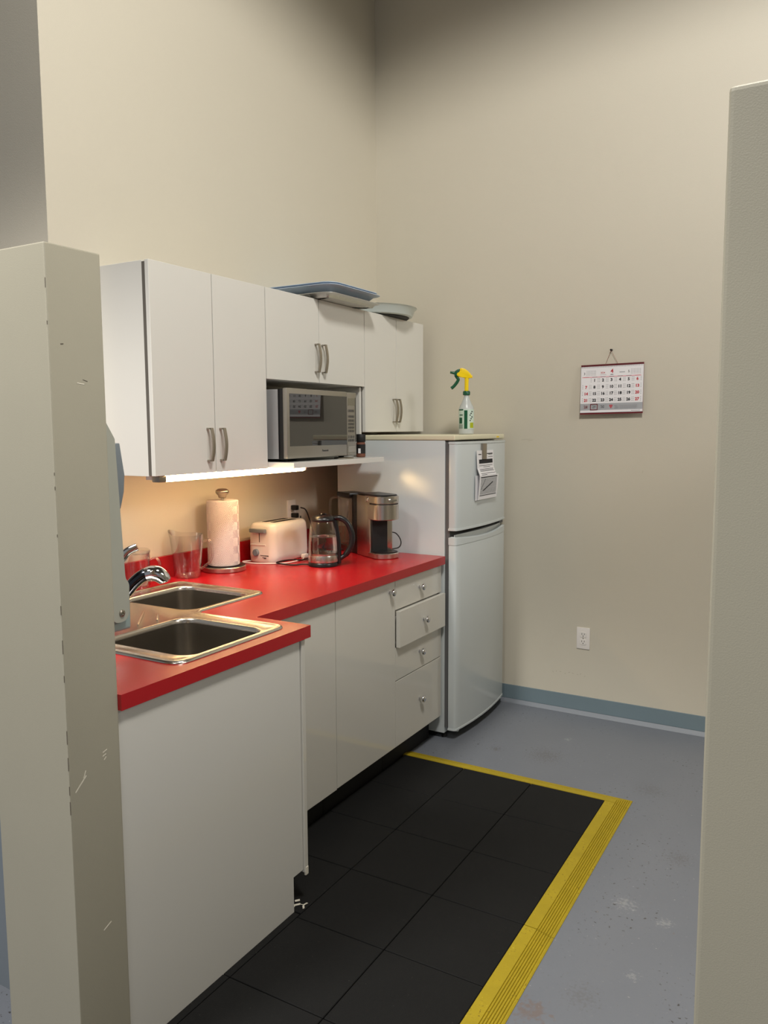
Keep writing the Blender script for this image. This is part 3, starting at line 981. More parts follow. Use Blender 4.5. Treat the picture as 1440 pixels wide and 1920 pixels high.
# paper and clip on the freezer door
PXB = 0.8355
NY0, NY1 = -0.506, -0.262
note = thing('folded_notice', 'folded white printed notice clipped to the freezer door', 'paper', (0.835, -0.39, 1.17))
def sheet(pts, y0, y1, th=.0012, dy=0):
    """pts: (x offset from door, z) down the sheet"""
    bm = B()
    rows = []
    for xo, z in pts:
        rows.append((xo, z))
    f = [[Vector((PXB + xo, y, z)) for xo, z in rows] + [Vector((PXB + xo + th, y, z)) for xo, z in reversed(rows)] for y in (y0, y1)]
    rings(bm, f)
    return bm
ZM = lambda z: 1.412 - (1.366 - z) * 1.008 if z >= 1.245 else 1.290 - (1.245 - z) * 1.41
PTS_UP = [(.002, ZM(1.366)), (.003, ZM(1.33)), (.006, ZM(1.28)), (.020, ZM(1.245))]
PTS_DN = [(.020, ZM(1.245)), (.016, ZM(1.20)), (.010, ZM(1.160))]
obj('upper_leaf', sheet(PTS_UP, NY0 + .005, NY1 - .030), M['paper'], note)
obj('lower_leaf', sheet(PTS_DN, NY0 + .005, NY1), M['paper'], note)
obj('back_leaf', sheet([(.0015, 1.29), (.001, 1.168)], NY0 - .006, NY1 - .01), M['paper'], note)
def xz(z):
    P_ = PTS_UP + PTS_DN
    for (a, za), (b, zb) in zip(P_[:-1], P_[1:]):
        if za >= z >= zb and za != zb:
            return PXB + a + (b - a) * (za - z) / (za - zb)
    return 0.80
def bar(bm, y0, y1, z0, z1, e=.0020):
    # strip of print following the sheet
    y0, y1 = [NY0 + (q - NY0) * 1.62 for q in (y0, y1)]
    z0, z1 = ZM(z0), ZM(z1)
    f = []
    for y in (y0, y1):
        f.append([Vector((xz(z1) + .0012, y, z1)), Vector((xz(z0) + .0012, y, z0)), Vector((xz(z0) + e, y, z0)), Vector((xz(z1) + e, y, z1))])
    rings(bm, f)
bm = B()
bar(bm, NY0 + .018, NY0 + .123, 1.302, 1.322)
for z, a, b in ((1.346, .015, .036), (1.348, .015, .036), (1.350, .078, .125), (1.348, .078, .125), (1.333, .09, .125), (1.345, .092, .122), (1.292, .018, .12), (1.284, .05, .10), (1.275, .018, .125), (1.270, .018, .12), (1.265, .018, .125), (1.254, .018, .13), (1.2475, .02, .06)):
    bar(bm, NY0 + a, NY0 + b, z - .0009, z + .0009)
bar(bm, NY0 + .012, NY0 + .140, 1.236, 1.2395)
bar(bm, NY0 + .012, NY0 + .140, 1.173, 1.1755)
for k in range(14):
    y = NY0 + .033 + k * .0052
    bar(bm, y, y + .0056, 1.190 + k * .0020, 1.1935 + k * .0020, .0026)
for k in range(9):
    y = NY0 + .018 + k * .0033
    bar(bm, y, y + .0015, 1.196 + k * .004, 1.1995 + k * .004, .0026)
obj('black_print', bm, M['ink'], note)
bm = B()
bar(bm, NY0 + .013, NY0 + .139, 1.201, 1.234, .0016); bar(bm, NY0 + .013, NY0 + .139, 1.178, 1.2005, .0016)
obj('map_print', bm, mat('map_tone', srgb(178, 178, 180), 0.7, var=0.35, vscale=160), note)
for kk, (y0, z0, z1) in enumerate(((-0.440, 1.368, 1.446),)):
    bm = B(); box(bm, PXB - .002, 0.846, y0, y0 + .050, z0, z1, .003); o = obj('magnetic_clip', bm, M['nickel'], None, smooth=40)
    origin_to(o, (0.836, y0 + .025, z0)); tag(o, 'grey metal magnetic clip holding the notice on the freezer door', 'clip')

# spray bottle on the fridge
SX, SY, SZ = 0.694, -0.305, 1.4897
sp = thing('spray_bottle', 'clear spray bottle with a yellow and green trigger head on top of the fridge', 'spray bottle', (SX, SY, SZ))
bm = B()
lathe(bm, [(.034, SZ), (.0385, SZ + .004), (.0395, SZ + .05), (.0395, SZ + .122), (.036, SZ + .140), (.026, SZ + .158), (.0165, SZ + .182), (.0125, SZ + .196), (.0125, SZ + .206)], SX, SY, 40)
obj('bottle', bm, M['whitebottle'], sp, smooth=40)
CD = math.atan2(CAM.y - SY, CAM.x - SX)
def arc_patch(bm, a0, a1, z0, z1, r, th=.0004, n=8):
    """a0,a1 in degrees to the right(+) or left(-) of the side that faces the room"""
    o_, i_ = [], []
    f = []
    for k in range(n + 1):
        a = CD + R(a0 + (a1 - a0) * k / n)
        c, s = math.cos(a), math.sin(a)
        f.append([Vector((SX + r * c, SY + r * s, z0)), Vector((SX + r * c, SY + r * s, z1)), Vector((SX + (r + th) * c, SY + (r + th) * s, z1)), Vector((SX + (r + th) * c, SY + (r + th) * s, z0))])
    rings(bm, f)
bm = B(); arc_patch(bm, -75, 70, SZ + .028, SZ + .128, .0396); lb = obj('wrap_label', bm, M['labelgreen'], sp, smooth=30)
bm = B()
arc_patch(bm, -16, 8, SZ + .029, SZ + .122, .0401)
arc_patch(bm, -70, -24, SZ + .122, SZ + .128, .0401)
arc_patch(bm, -62, -32, SZ + .055, SZ + .085, .0401)
arc_patch(bm, -58, -28, SZ + .096, SZ + .101, .0401)
obj('green_print', bm, M['green'], lb, smooth=30)
bm = B(); arc_patch(bm, 28, 62, SZ + .033, SZ + .060, .0401); obj('lime_print', bm, M['ygreen'], lb, smooth=30)
bm = B()
for k in range(5): arc_patch(bm, -66, -26, SZ + .031 + k * .0045, SZ + .0325 + k * .0045, .0401)
for k in range(6): arc_patch(bm, 24 + (k % 3) * 7, 34 + (k % 3) * 9, SZ + .068 + k * .009, SZ + .073 + k * .009, .0401)
obj('dark_print', bm, M['ink'], lb, smooth=30)
bm = B(); lathe(bm, [(.0165, SZ + .200), (.0185, SZ + .202), (.0185, SZ + .217), (.016, SZ + .221)], SX, SY, 28); obj('collar', bm, M['green'], sp, smooth=40)
# the trigger head points to the left of the picture
HD = Vector((-0.865, -0.502, 0))
def hp(s, z, l=0): return Vector((SX, SY, 0)) + HD * s + Vector((-HD.y, HD.x, 0)) * l + Vector((0, 0, SZ + z))
def profile(bm, pts, hw, bev):
    tt = B()
    q = [((877 - x) * .00275, (814 - y) * .00275) for x, y in pts]
    rings(tt, [[hp(a, z, l) for a, z in q] for l in (-hw, hw)])
    bmesh.ops.bevel(tt, geom=list(tt.edges), offset=bev, segments=2, affect='EDGES', profile=.6, clamp_overlap=True)
    join(bm, tt)
bm = B(); tube(bm, [hp(0, .219), hp(0, .262), hp(-.001, .292)], [.0105, .0105, .0115], 18)
profile(bm, [(864, 692), (868, 691.3), (874, 693), (880, 697.5), (885, 703), (887.5, 708), (884, 710), (876, 710), (867, 708.3), (860, 706.5), (858, 703), (860, 699.5), (865, 698.5)], .012, .0035)
for k in range(3):
    tube(bm, [hp(-.024, .289 + k * .005), hp(-.031, .289 + k * .005)], .002, 8)
obj('sprayer_head', bm, M['yplastic'], sp, smooth=40)
bm = B()
profile(bm, [(864.5, 692.5), (860, 693.5), (855, 697), (853.5, 702), (855.5, 706), (859, 707.5), (859.5, 704), (858.5, 701), (860.5, 699), (866, 698)], .010, .003)
tube(bm, [hp((877 - 855) * .00275, (814 - 700.5) * .00275), hp((877 - 848) * .00275, (814 - 699.3) * .00275), hp((877 - 846.3) * .00275, (814 - 699) * .00275)], [.0075, .0058, .0066], 14)
obj('nozzle', bm, M['green'], sp, smooth=40)
bm = B(); lathe(bm, [(.0055, -.0135), (.0055, .0135)], n=16, mtx=Matrix.Translation(hp((877 - 866) * .00275, (814 - 693.8) * .00275)) @ Matrix.Rotation(math.atan2(-.502, -.865), 4, 'Z') @ Matrix.Rotation(PI / 2, 4, 'X'))
obj('pivot_pin', bm, M['yplastic'], sp, smooth=40)
bm = B(); tube(bm, spline([hp((877 - x) * .00275, (814 - y) * .00275) for x, y in ((856.5, 704), (859.5, 709), (861.5, 712.5), (858, 719), (853, 725), (848.5, 728.5))], 5), [(.0055, .008)] * 26, 12); obj('trigger', bm, M['green'], sp, smooth=50)

# ------------------------------------------------------------------ wall calendar
cal = thing('wall_calendar', 'spiral-bound monthly wall calendar in red and black hanging from a nail on the back wall', 'calendar', (1.355, 0, 1.59))
TL = Vector((1.198, -0.010, 1.838)); TRt = Vector((1.511, -0.010, 1.842)); BLf = Vector((1.2035, -0.026, 1.590))
ux = (TRt - TL); CW = ux.length; ux.normalize()
vy = (TL - BLf); CH = vy.length; vy.normalize()
nz = ux.cross(vy).normalized(); vy = nz.cross(ux).normalized()
CM = Matrix(((ux.x, vy.x, nz.x, BLf.x), (ux.y, vy.y, nz.y, BLf.y), (ux.z, vy.z, nz.z, BLf.z), (0, 0, 0, 1)))
def rect(bm, x0, x1, y0, y1, z0=.0009, z1=.0011):
    return box(bm, x0, x1, y0, y1, z0, z1, mtx=CM)
bm = B(); rect(bm, 0, CW, -.002, CH, -.004, -.0022); obj('backing_card', bm, M['darkred'], cal)
bm = B(); rect(bm, 0.001, CW - .001, .006, CH - .010, -.0021, .0008); pg = obj('page', bm, M['paper'], cal)
bm = B()
for k in range(44):
    x = .006 + (CW - .012) * k / 43
    tube(bm, [CM @ Vector((x + .0005 * math.cos(a), CH - .009 + .0065 * math.sin(a) , .0005 + .0050 * math.cos(a))) for a in [R(q) for q in range(0, 360, 45)]], .0009, 5)
obj('spiral_binding', bm, M['black'], cal)
NAIL = Vector((1.351, 0, 1.908))
bm = B(); lathe(bm, [(.005, 0), (.0055, .003), (.003, .004), (.0025, .014), (.005, .016), (.0045, .019)], n=16, mtx=Matrix.Translation(NAIL) @ Matrix.Rotation(PI / 2, 4, 'X'))
o = obj('wall_nail', bm, M['blackmatte'], None, smooth=40); origin_to(o, NAIL); tag(o, 'small dark push pin in the back wall above the calendar', 'pin')
bm = B()
for q in (.123, .186):
    tube(bm, [NAIL + Vector((0, -.010, -.002)), CM @ Vector((q, CH - .002, -.002))], .0008, 6)
obj('hanging_string', bm, M['string'], cal)
bm = B(); rect(bm, .001, CW - .001, .018, .052); obj('grey_band', bm, M['greyink'], pg)
bm = B(); rect(bm, .008, CW - .012, .183, .1865)
for c_ in (0, 6):
    pass
obj('pink_rule', bm, M['pinkink'], pg)
colx = [.029 + .0425 * k for k in range(7)]
rowy = [.168, .134, .101, .068, .034]
black, red_ = B(), B()
day = 1
for r_ in range(5):
    for c_ in range(7):
        if r_ == 0 and c_ == 0: continue
        if day > 30: break
        bmx = red_ if (c_ in (0, 6)) else black
        # four narrow lines of tiny print beside each figure
        text_bm(bmx, str(day), .0195, CM @ Matrix.Translation((colx[c_], rowy[r_], .0010)), .0010, depth=.0001, sx=1.0)
        day += 1
text_bm(red_, '4', .030, CM @ Matrix.Translation((.158, .211, .001)), .0004, depth=.0001)
text_bm(red_, '2024', .011, CM @ Matrix.Translation((.112, .205, .001)), .0002, depth=.0001)
text_bm(black, 'APRIL', .006, CM @ Matrix.Translation((.158, .194, .001)), .0002, depth=.0001)
text_bm(black, '3', .017, CM @ Matrix.Translation((.019, .203, .001)), .0001, depth=.0001)
text_bm(black, '5', .017, CM @ Matrix.Translation((.241, .206, .001)), .0001, depth=.0001)
for k in range(7):
    rect(black if 0 < k < 6 else red_, .012 + k * .0425 + .004, .012 + k * .0425 + .030, .1845, .1862, .0012, .0013)
# frame round the 29th and a small square emblem in the grey band
fr = B(); x, y, s = colx[1], rowy[4], .0185
for a in ((x - s, x + s, y - s + .003, y - s + .006), (x - s, x + s, y + s - .006, y + s - .003), (x - s, x - s + .003, y - s + .003, y + s - .003), (x + s - .003, x + s, y - s + .003, y + s - .003)):
    rect(fr, *a, z0=.0009, z1=.003)
fo = obj('date_frame', fr, M['darkred'], cal)
for a in ((.149, .165, .038, .043), (.151, .163, .031, .036), (.154, .160, .026, .030), (.149, .152, .036, .038), (.162, .165, .036, .038)):
    rect(red_, *a, z0=.0011, z1=.0013)
obj('black_figures', black, M['ink'], pg)
obj('red_figures', red_, M['redink'], pg)
gr = B()
for c_ in range(7):
    for r_ in range(5):
        if (r_ == 0 and c_ == 0) or (r_ == 4 and c_ > 2): continue
        for sgn in (-1, 1):
            for q in range(3):
                yy = rowy[r_] + .011 - q * .008
                xx = colx[c_] + sgn * .0175
                rect(gr, xx - .0022, xx + .0022, yy - .0022, yy)
for (ox) in (.030, .252):
    for i in range(7):
        for j in range(5):
            rect(gr, ox + i * .0072, ox + i * .0072 + .0035, .216 - j * .0055, .218 - j * .0055)
for k in range(4):
    rect(gr, .175, .194, .024 + k * .005, .026 + k * .005); rect(gr, .200, .285, .024 + k * .005, .0255 + k * .005)
rect(gr, .098, .130, .1945, .1955); rect(gr, .195, .222, .203, .206); rect(gr, .256, .30, .011, .013)
obj('fine_print', gr, mat('soft_grey_ink', srgb(140, 138, 142), 0.7), pg)

# ------------------------------------------------------------------ outlets
def duplex(label, loc, fr_, nm='wall_outlet', pm='white_plastic'):
    t = thing(nm, label, 'outlet', loc)
    bm = B(); tt = B(); box(tt, -.035, .035, -.0575, .0575, 0, .0055, .0022, 2); join(bm, tt, fr_); pl = obj('cover_plate', bm, M[pm], t, smooth=40)
    for s in (-1, 1):
        bm = B(); tt = B()
        base = rpoly([(-.0165, -.0095), (-.010, -.0145), (.010, -.0145), (.0165, -.0095), (.0165, .0095), (.010, .0145), (-.010, .0145), (-.0165, .0095)], .003, 2)
        rings(tt, [[Vector((x, y + s * .0195, z)) for x, y in base] for z in (.005, .0078)])
        join(bm, tt, fr_); rc = obj('receptacle', bm, M[pm], t, smooth=40)
        bm = B()
        for (a, b, c_, d_) in ((-.0080, -.0055, -.001, .0085), (.0055, .0080, 0, .0075)):
            box(bm, a, b, c_ + s * .0195, d_ + s * .0195, .0076, .0080, mtx=fr_)
        lathe(bm, [(.0027, .0076), (.0027, .0080)], n=12, mtx=fr_ @ Matrix.Translation((0, s * .0195 - .007, 0)))
        obj('slot', bm, M['slot'], rc)
    bm = B(); lathe(bm, [(.003, .005), (.003, .0064), (.001, .0068)], n=12, mtx=fr_); obj('screw', bm, M['nickel'], pl)
    return t
duplex('white duplex power outlet low on the back wall below the calendar', (1.240, 0, .356), frame_back(1.240, 0, 0.414))
duplex('white duplex power outlet above the counter behind the kettle with two black plugs', (WX, -.862, 1.045), frame_x(WX, -0.862, 1.108))

# ------------------------------------------------------------------ paper towel holder and roll
PX, PY = 0.088, -1.492
h = thing('towel_holder', 'upright steel paper towel stand with a round weighted base and knob, on the counter', 'towel holder', (PX, PY, .915))
bm = B(); lathe(bm, [(.090, .9152), (.0935, .918), (.0935, .935), (.0915, .937)], PX, PY, 64, ca=True, cb=False); obj('base_ring', bm, M['steel'], h, smooth=40)
bm = B(); lathe(bm, [(.0915, .9365), (.0905, .9385), (.083, .9395), (.078, .9375), (.002, .9375)], PX, PY, 64, ca=False); obj('base_pad', bm, M['black'], h, smooth=40)
bm = B(); lathe(bm, [(.007, .938), (.007, 1.232)], PX, PY, 20); obj('pole', bm, M['steel'], h, smooth=40)
bm = B(); lathe(bm, [(.012, 1.228), (.017, 1.232), (.0175, 1.238), (.0275, 1.250), (.029, 1.255), (.028, 1.261), (.018, 1.268), (.002, 1.270)], PX, PY, 40); obj('knob', bm, M['nickel'], h, smooth=50)
# quilted roll: nested diamonds pressed into the paper
def emboss(u, z):
    c = .034
    a = (u / c + (0.5 if int(math.floor(z / c)) % 2 else 0)) % 1 - .5
    b = (z / c) % 1 - .5
    d = abs(a) + abs(b)
    return .0011 * math.cos(d * 2 * PI * 4.5)
bm = B()
NT, NZ = 300, 180
L = [[Vector((PX + .019 * math.cos(2 * PI * k / NT), PY + .019 * math.sin(2 * PI * k / NT), .9405)) for k in range(NT)]]
for j in range(NZ + 1):
    z = .9405 + .2785 * j / NZ
    row = []
    for k in range(NT):
        a = 2 * PI * k / NT
        rr_ = .0672 + emboss(a * .0672, z - .9405) * (1 if 2 < j < NZ - 2 else 0) - (.0015 if j in (0, NZ) else 0)
        row.append(Vector((PX + rr_ * math.cos(a), PY + rr_ * math.sin(a), z)))
    L.append(row)
L.append([Vector((PX + .019 * math.cos(2 * PI * k / NT), PY + .019 * math.sin(2 * PI * k / NT), 1.219)) for k in range(NT)])
vv = rings(bm, L, False, False)
for k in range(NT):
    bm.faces.new((vv[-1][k], vv[-1][(k + 1) % NT], vv[0][(k + 1) % NT], vv[0][k]))
o = obj('paper_towel_roll', bm, M['paper_towel'], None, smooth=60); origin_to(o, (PX, PY, .9405)); tag(o, 'white quilted paper towel roll on the upright steel stand', 'paper towel roll')

# ------------------------------------------------------------------ clear pitchers
def pitcher(cx, cy, r0, r1, hgt, label, spout_a, handle_a, nm='water_pitcher', hm=.72):
    t = thing(nm, label, 'pitcher', (cx, cy, .915))
    bm = B(); n = 56
    z0 = .9153
    def ring(r, z, sp):
        out = []
        for k in range(n):
            a = 2 * PI * k / n
            d = abs((a - spout_a + PI) % (2 * PI) - PI)
            e = sp * math.exp(-(d / .42) ** 2)
            rib = .0006 * math.cos(24 * a) if sp < .9 else 0
            out.append(Vector((cx + (r + e * .018 + rib) * math.cos(a), cy + (r + e * .018 + rib) * math.sin(a), z + e * .016)))
        return out
    L = [ring(.002, z0, 0), ring(r0 * .86, z0, 0), ring(r0, z0 + .008, 0), ring(r0 + (r1 - r0) * .5, z0 + hgt * .5, 0), ring(r1 * .985, z0 + hgt * .82, .1), ring(r1, z0 + hgt, 1.0),
         ring(r1 - .003, z0 + hgt, 1.0), ring(r1 * .985 - .003, z0 + hgt * .82, .1), ring(r0 + (r1 - r0) * .5 - .003, z0 + hgt * .5, 0), ring(r0 - .003, z0 + .012, 0), ring(.002, z0 + .006, 0)]
    rings(bm, L)
    obj('vessel', bm, M['clear'], t, smooth=40)
    hx, hy = math.cos(handle_a), math.sin(handle_a)
    def q(s, z): return Vector((cx + hx * s, cy + hy * s, z0 + z))
    bm = B(); tube(bm, spline([q(r1 * .97, hgt * .82), q(r1 + .022, hgt * .86), q(r1 + .036, hgt * .72), q(r1 + .033, hgt * .42), q(r0 + .012, hgt * .22), q(r0 * 1.0, hgt * .2)], 6), [(.009, .005)] * 31, 12)
    obj('handle', bm, M['clear'], t, smooth=60)
    return t
SR = math.atan2(.502, .865)
p1 = pitcher(.066, -1.690, .052, .066, .178, 'clear plastic water pitcher on the counter left of the paper towels', SR + PI - .3, SR + .1)
p2 = pitcher(.062, -1.955, .046, .048, .135, 'small clear plastic jug with a lid behind the faucet', SR + PI, SR + .1, 'measuring_jug')
bm = B(); lathe(bm, [(.047, 1.0505), (.050, 1.052), (.050, 1.062), (.044, 1.066), (.02, 1.070), (.002, 1.071)], .062, -1.955, 40); obj('lid', bm, M['clear'], p2, smooth=40)

# ------------------------------------------------------------------ toaster
TX0, TX1, TY0, TY1 = 0.035, 0.192, -1.275, -0.995
t = thing('toaster', 'white two-slice toaster with a grey browning dial on the counter beside the paper towels', 'toaster', (.113, -1.135, .915))
bm = B()
L = []
def tr(ins, z, r): return [Vector((x, y, z)) for x, y in rrect(TX0 + ins, TX1 - ins, TY0 + ins * .6, TY1 - ins * .6, r, 6)]
L = [tr(.008, .917, .03), tr(.004, .922, .032), tr(0, .95, .035), tr(.002, 1.05, .035), tr(.006, 1.080, .033), tr(.014, 1.092, .028), tr(.024, 1.096, .022)]
rings(bm, L, True, True)
tb = obj('shell', bm, M['white_plastic'], t, smooth=40)
bm = B()
for xx in (.088, .136):
    pl = rrect(xx - .014, xx + .014, TY0 + .06, TY1 - .05, .006, 3)
    rings(bm, [[Vector((x, y, z)) for x, y in pl] for z in (1.0955, 1.0968)])
obj('bread_slot', bm, M['blackmatte'], t)
bm = B(); box(bm, TX0 + .032, TX1 - .040, TY0 - .022, TY0 - .001, 1.055, 1.073, .004, 2); obj('lever', bm, M['disp_grey'], t, smooth=40)
bm = B(); box(bm, .107, .110, TY0 - .0006, TY0 + .001, 1.01, 1.056); obj('lever_slot', bm, M['slot'], t)
bm = B(); box(bm, TX0 + .022, TX0 + .108, TY0 - .002, TY0 + .002, .996, 1.001, .001); obj('crumb_ledge', bm, M['white_plastic'], t)
bm = B(); lathe(bm, [(.0165, 0), (.0165, .008), (.014, .012), (.002, .0125)], n=28, mtx=Matrix.Translation((.090, TY0 + .0005, .962)) @ Matrix.Rotation(PI / 2, 4, 'X'))
box(bm, .0885, .0915, TY0 - .015, TY0 - .011, .950, .974); obj('browning_dial', bm, M['disp_grey'], t, smooth=40)
bm = B()
text_bm(bm, 'BLACK+DECKER', .0062, frame_back(.137, TY0 - .0004, .950), .0003)
for z, a, b in ((.940, .124, .146), (.936, .133, .146)):
    box(bm, a, b, TY0 - .0006, TY0 + .0006, z, z + .0025)
obj('small_print', bm, M['label'], t)
for xx in (TX0 + .03, TX1 - .03):
    for yy in (TY0 + .04, TY1 - .04):
        bm = B(); lathe(bm, [(.008, .9152), (.009, .919)], xx, yy, 12); obj('foot', bm, M['disp_grey'], t)
bm = B(); tube(bm, spline([(.05, -1.25, .9185), (.03, -1.30, .9185), (.075, -1.315, .9185), (.16, -1.290, .9185), (.225, -1.235, .9185), (.235, -1.13, .9185), (.205, -1.065, .9195)], 8), .0032, 8); obj('power_cord', bm, M['wcord'], t, smooth=60)
bm = B(); box(bm, .193, .216, -1.075, -1.040, .9155, .935, .005, 2); tube(bm, [(.205, -1.04, .926), (.206, -1.022, .926)], .003, 8); obj('plug', bm, M['wcord'], t, smooth=40)

# ------------------------------------------------------------------ kettle
KX, KY = 0.400, -1.188
t = thing('electric_kettle', 'glass electric kettle half full of water with a black lid and handle on the counter', 'kettle', (KX, KY, .915))
bm = B(); lathe(bm, [(.062, .9152), (.067, .917), (.067, .930), (.064, .934)], KX, KY, 48); obj('base', bm, M['black'], t, smooth=40)
bm = B(); lathe(bm, [(.0665, .9342), (.0685, .936), (.0685, .962), (.0675, .965)], KX, KY, 48); obj('steel_band', bm, M['steel'], t, smooth=40)
bm = B(); lathe(bm, [(.0675, .965), (.067, .985), (.0655, 1.02), (.0625, 1.06), (.0575, 1.095), (.052, 1.116)], KX, KY, 56, ca=False, cb=False)
lathe(bm, [(.0645, .967), (.0645, .985), (.063, 1.02), (.060, 1.06), (.055, 1.095), (.0495, 1.116)], KX, KY, 56, ca=False, cb=False); obj('glass_body', bm, M['glass'], t, smooth=60)
bm = B(); lathe(bm, [(.0640, .9655), (.0640, .9735), (.002, .9745)], KX, KY, 48); obj('heating_plate', bm, M['steel'], t, smooth=40)
bm = B(); lathe(bm, [(.0625, .9755), (.0637, .979), (.0635, .99), (.0622, 1.02), (.0607, 1.046)], KX, KY, 56); obj('water', bm, M['water'], t, smooth=40)
bm = B(); lathe(bm, [(.052, 1.114), (.055, 1.117), (.0555, 1.124), (.050, 1.134), (.035, 1.141), (.01, 1.144), (.002, 1.144)], KX, KY, 48); obj('lid', bm, M['black'], t, smooth=50)
hx, hy = .865, .502
def kq(s, z, l=0): return Vector((KX + hx * s - hy * l, KY + hy * s + hx * l, z))
bm = B(); tube(bm, [kq(.0, 1.146), kq(.0, 1.150)], [.016, .012], 20); obj('lid_button', bm, M['darkchrome'], t, smooth=40)
bm = B(); tube(bm, spline([kq(.045, 1.128), kq(.075, 1.128), kq(.108, 1.105), kq(.128, 1.055), (kq(.124, 1.005)), kq(.100, .965), kq(.072, .945)], 6),
               [(.015, .011)] * 6 + [(.013, .013)] * 25 + [(.011, .010)] * 6, 14)
tube(bm, spline([kq(.052, 1.118), kq(.063, 1.06), kq(.070, .99), kq(.070, .925)], 5), [(.016, .010)] * 16, 12)
obj('handle', bm, M['black'], t, smooth=60)
bm = B(); rings(bm, [[kq(-.048, 1.112, -.012), kq(-.066, 1.118, 0), kq(-.048, 1.112, .012)], [kq(-.05, 1.085, -.006), kq(-.060, 1.092, 0), kq(-.05, 1.085, .006)]]); obj('pouring_lip', bm, M['glass'], t, smooth=60)
bm = B(); box(bm, -.012, .012, -.001, .001, 0, .0004, mtx=Matrix.Translation((KX, KY, 0)) @ Matrix.Rotation(R(-72), 4, 'Z') @ frame_x(.0686, 0, .949))
obj('small_print', bm, M['label'], t)
bm = B(); tube(bm, spline([kq(-.055, .9195), kq(-.10, .9195, .005), (.285, -1.265, .919), (.205, -1.275, .924), (.215, -1.20, .9265), (.25, -1.12, .920), (.20, -.99, .9185), (.10, -.93, .919), (.05, -.89, .96), (.045, -.872, 1.05), (.04, -.862, 1.088)], 8), .0033, 8); obj('power_cord', bm, M['cord'], t, smooth=60)
bm = B(); box(bm, WX + .008, WX + .042, -.874, -.850, 1.076, 1.101, .005, 2); obj('plug', bm, M['black'], t, smooth=40)

# ------------------------------------------------------------------ coffee maker
CA = R(-30)
OC = Vector((0.482, -0.915, 0.915))
t = thing('coffee_maker', 'stainless steel single-serve coffee maker with a clear water tank, beside the fridge', 'coffee maker', OC)
CMT = Matrix.Translation(OC) @ Matrix.Rotation(CA, 4, 'Z')    # local x forward, local y to the right of the picture
bm = B(); box(bm, -.135, -.004, -.003, .122, .001, .292, .006, 2, CMT); obj('side_column', bm, M['steel'], t, smooth=40)
bm = B(); box(bm, -.004, .006, .004, .088, .030, .185, .001, 1, CMT); obj('brew_bay', bm, M['blackmatte'], t, smooth=40)
def dshape(w0, w1, front, back, n=14):
    cy_ = (w0 + w1) / 2; hw = (w1 - w0) / 2
    out = [(back, w0)]
    for k in range(n + 1):
        a = -PI / 2 + PI * k / n
        out.append((front - hw * .75 + hw * .75 * math.cos(a), cy_ + hw * math.sin(a)))
    out.append((back, w1))
    return out
def dbox(w0, w1, fr_, bk, z0, z1, e=.003):
    bm = B(); tt = B(); ds = dshape(w0, w1, fr_, bk)
    rings(tt, [[Vector((x, y, z)) for x, y in offset(ds, d)] for d, z in ((e, z0), (0, z0 + e), (0, z1 - e), (e, z1))])
    join(bm, tt, CMT); return bm
obj('brew_head', dbox(-.004, .126, .085, -.02, .182, .255), M['steel'], t, smooth=40)
obj('head_seam', dbox(-.002, .124, .083, -.02, .254, .260, .001), M['blackmatte'], t, smooth=40)
ub = obj('brew_lid', dbox(-.004, .126, .086, -.05, .259, .294), M['steel'], t, smooth=40)
obj('lid_top', dbox(.002, .120, .078, -.13, .2925, .300), M['black'], t, smooth=40)
bm = B(); box(bm, .078, .094, .045, .090, .272, .282, .003, 2, CMT); obj('lid_grip', bm, M['chrome'], ub, smooth=40)
obj('drip_base', dbox(-.004, .126, .085, -.02, .001, .027), M['steel'], t, smooth=40)
obj('drip_grate', dbox(.002, .120, .079, -.01, .027, .032, .001), M['black'], t, smooth=40)
# hinged chrome side button
bm = B(); lathe(bm, [(.011, 0), (.011, .003), (.008, .005), (.002, .005)], n=20, mtx=CMT @ Matrix.Translation((-.026, -.003, .276)) @ Matrix.Rotation(PI / 2, 4, 'X')); obj('hinge_cap', bm, M['chrome'], t, smooth=40)
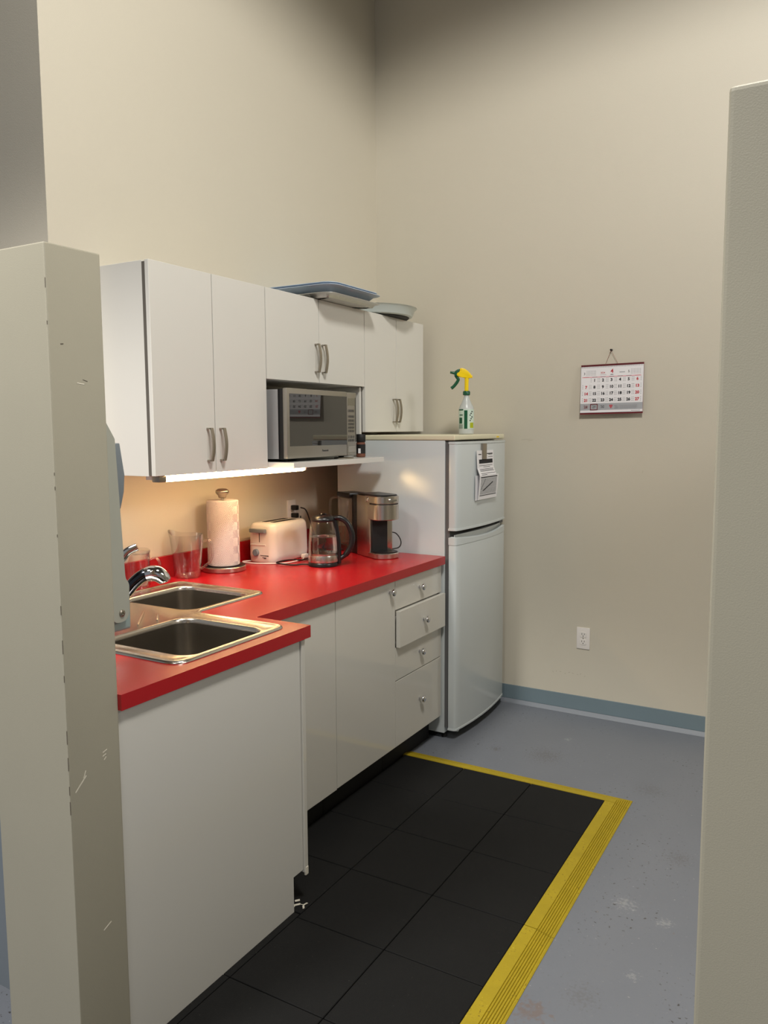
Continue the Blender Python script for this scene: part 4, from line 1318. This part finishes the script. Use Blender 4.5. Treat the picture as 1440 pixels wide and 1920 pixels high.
# dark spine and the tank behind
bm = B(); box(bm, -.190, -.133, .000, .118, .001, .288, .004, 2, CMT); obj('spine', bm, M['black'], t, smooth=40)
bm = B(); box(bm, -.320, -.192, -.012, .080, .035, .270, .010, 3, CMT); tk = obj('water_tank', bm, M['smoke'], t, smooth=40)
bm = B(); box(bm, -.324, -.188, -.015, .083, .271, .294, .006, 2, CMT); obj('tank_lid', bm, M['black'], tk, smooth=40)
bm = B(); box(bm, -.320, -.190, -.012, .082, .001, .034, .006, 2, CMT); obj('tank_base', bm, M['nickel'], t, smooth=40)
bm = B(); tube(bm, [CMT @ v for v in spline([(-.315, .0, .262), (-.338, -.03, .262), (-.345, -.04, .235), (-.345, -.04, .11), (-.338, -.03, .085), (-.315, 0, .08)], 5)], .0055, 10); obj('tank_handle', bm, M['clear'], tk, smooth=60)
bm = B(); tube(bm, spline([CMT @ Vector((-.02, .118, .03)), CMT @ Vector((.0, .155, .04)), CMT @ Vector((.0, .165, .07)), CMT @ Vector((-.02, .150, .105)), CMT @ Vector((-.05, .125, .11))], 6), .0028, 8); obj('cord_loop', bm, M['cord'], t, smooth=60)
bm = B(); tube(bm, spline([CMT @ Vector((-.19, .08, .03)), (.20, -.80, .919), (.10, -.79, .935), (.075, -.82, 1.04), (.065, -.85, 1.115), (.04, -.862, 1.130)], 8), .0033, 8); obj('power_cord', bm, M['cord'], t, smooth=60)
bm = B(); box(bm, WX + .008, WX + .042, -.874, -.850, 1.115, 1.140, .005, 2); obj('plug', bm, M['black'], t, smooth=40)

# scraps on the mat under the sink cabinet
bm = B()
for k in range(7):
    a = Matrix.Translation((0.985 - random.uniform(0, .05), -2.16 + random.uniform(-.03, .03), .0165)) @ Matrix.Rotation(random.uniform(0, 3), 4, 'Z') @ Matrix.Rotation(random.uniform(-.5, .5), 4, 'X')
    box(bm, -.008, .008, -.003, .003, 0, .0012, mtx=a)
o = obj('paper_scrap', bm, M['chip'], None); tag(o, 'small torn white scraps on the rubber floor under the sink cabinet', 'debris', kind='stuff')
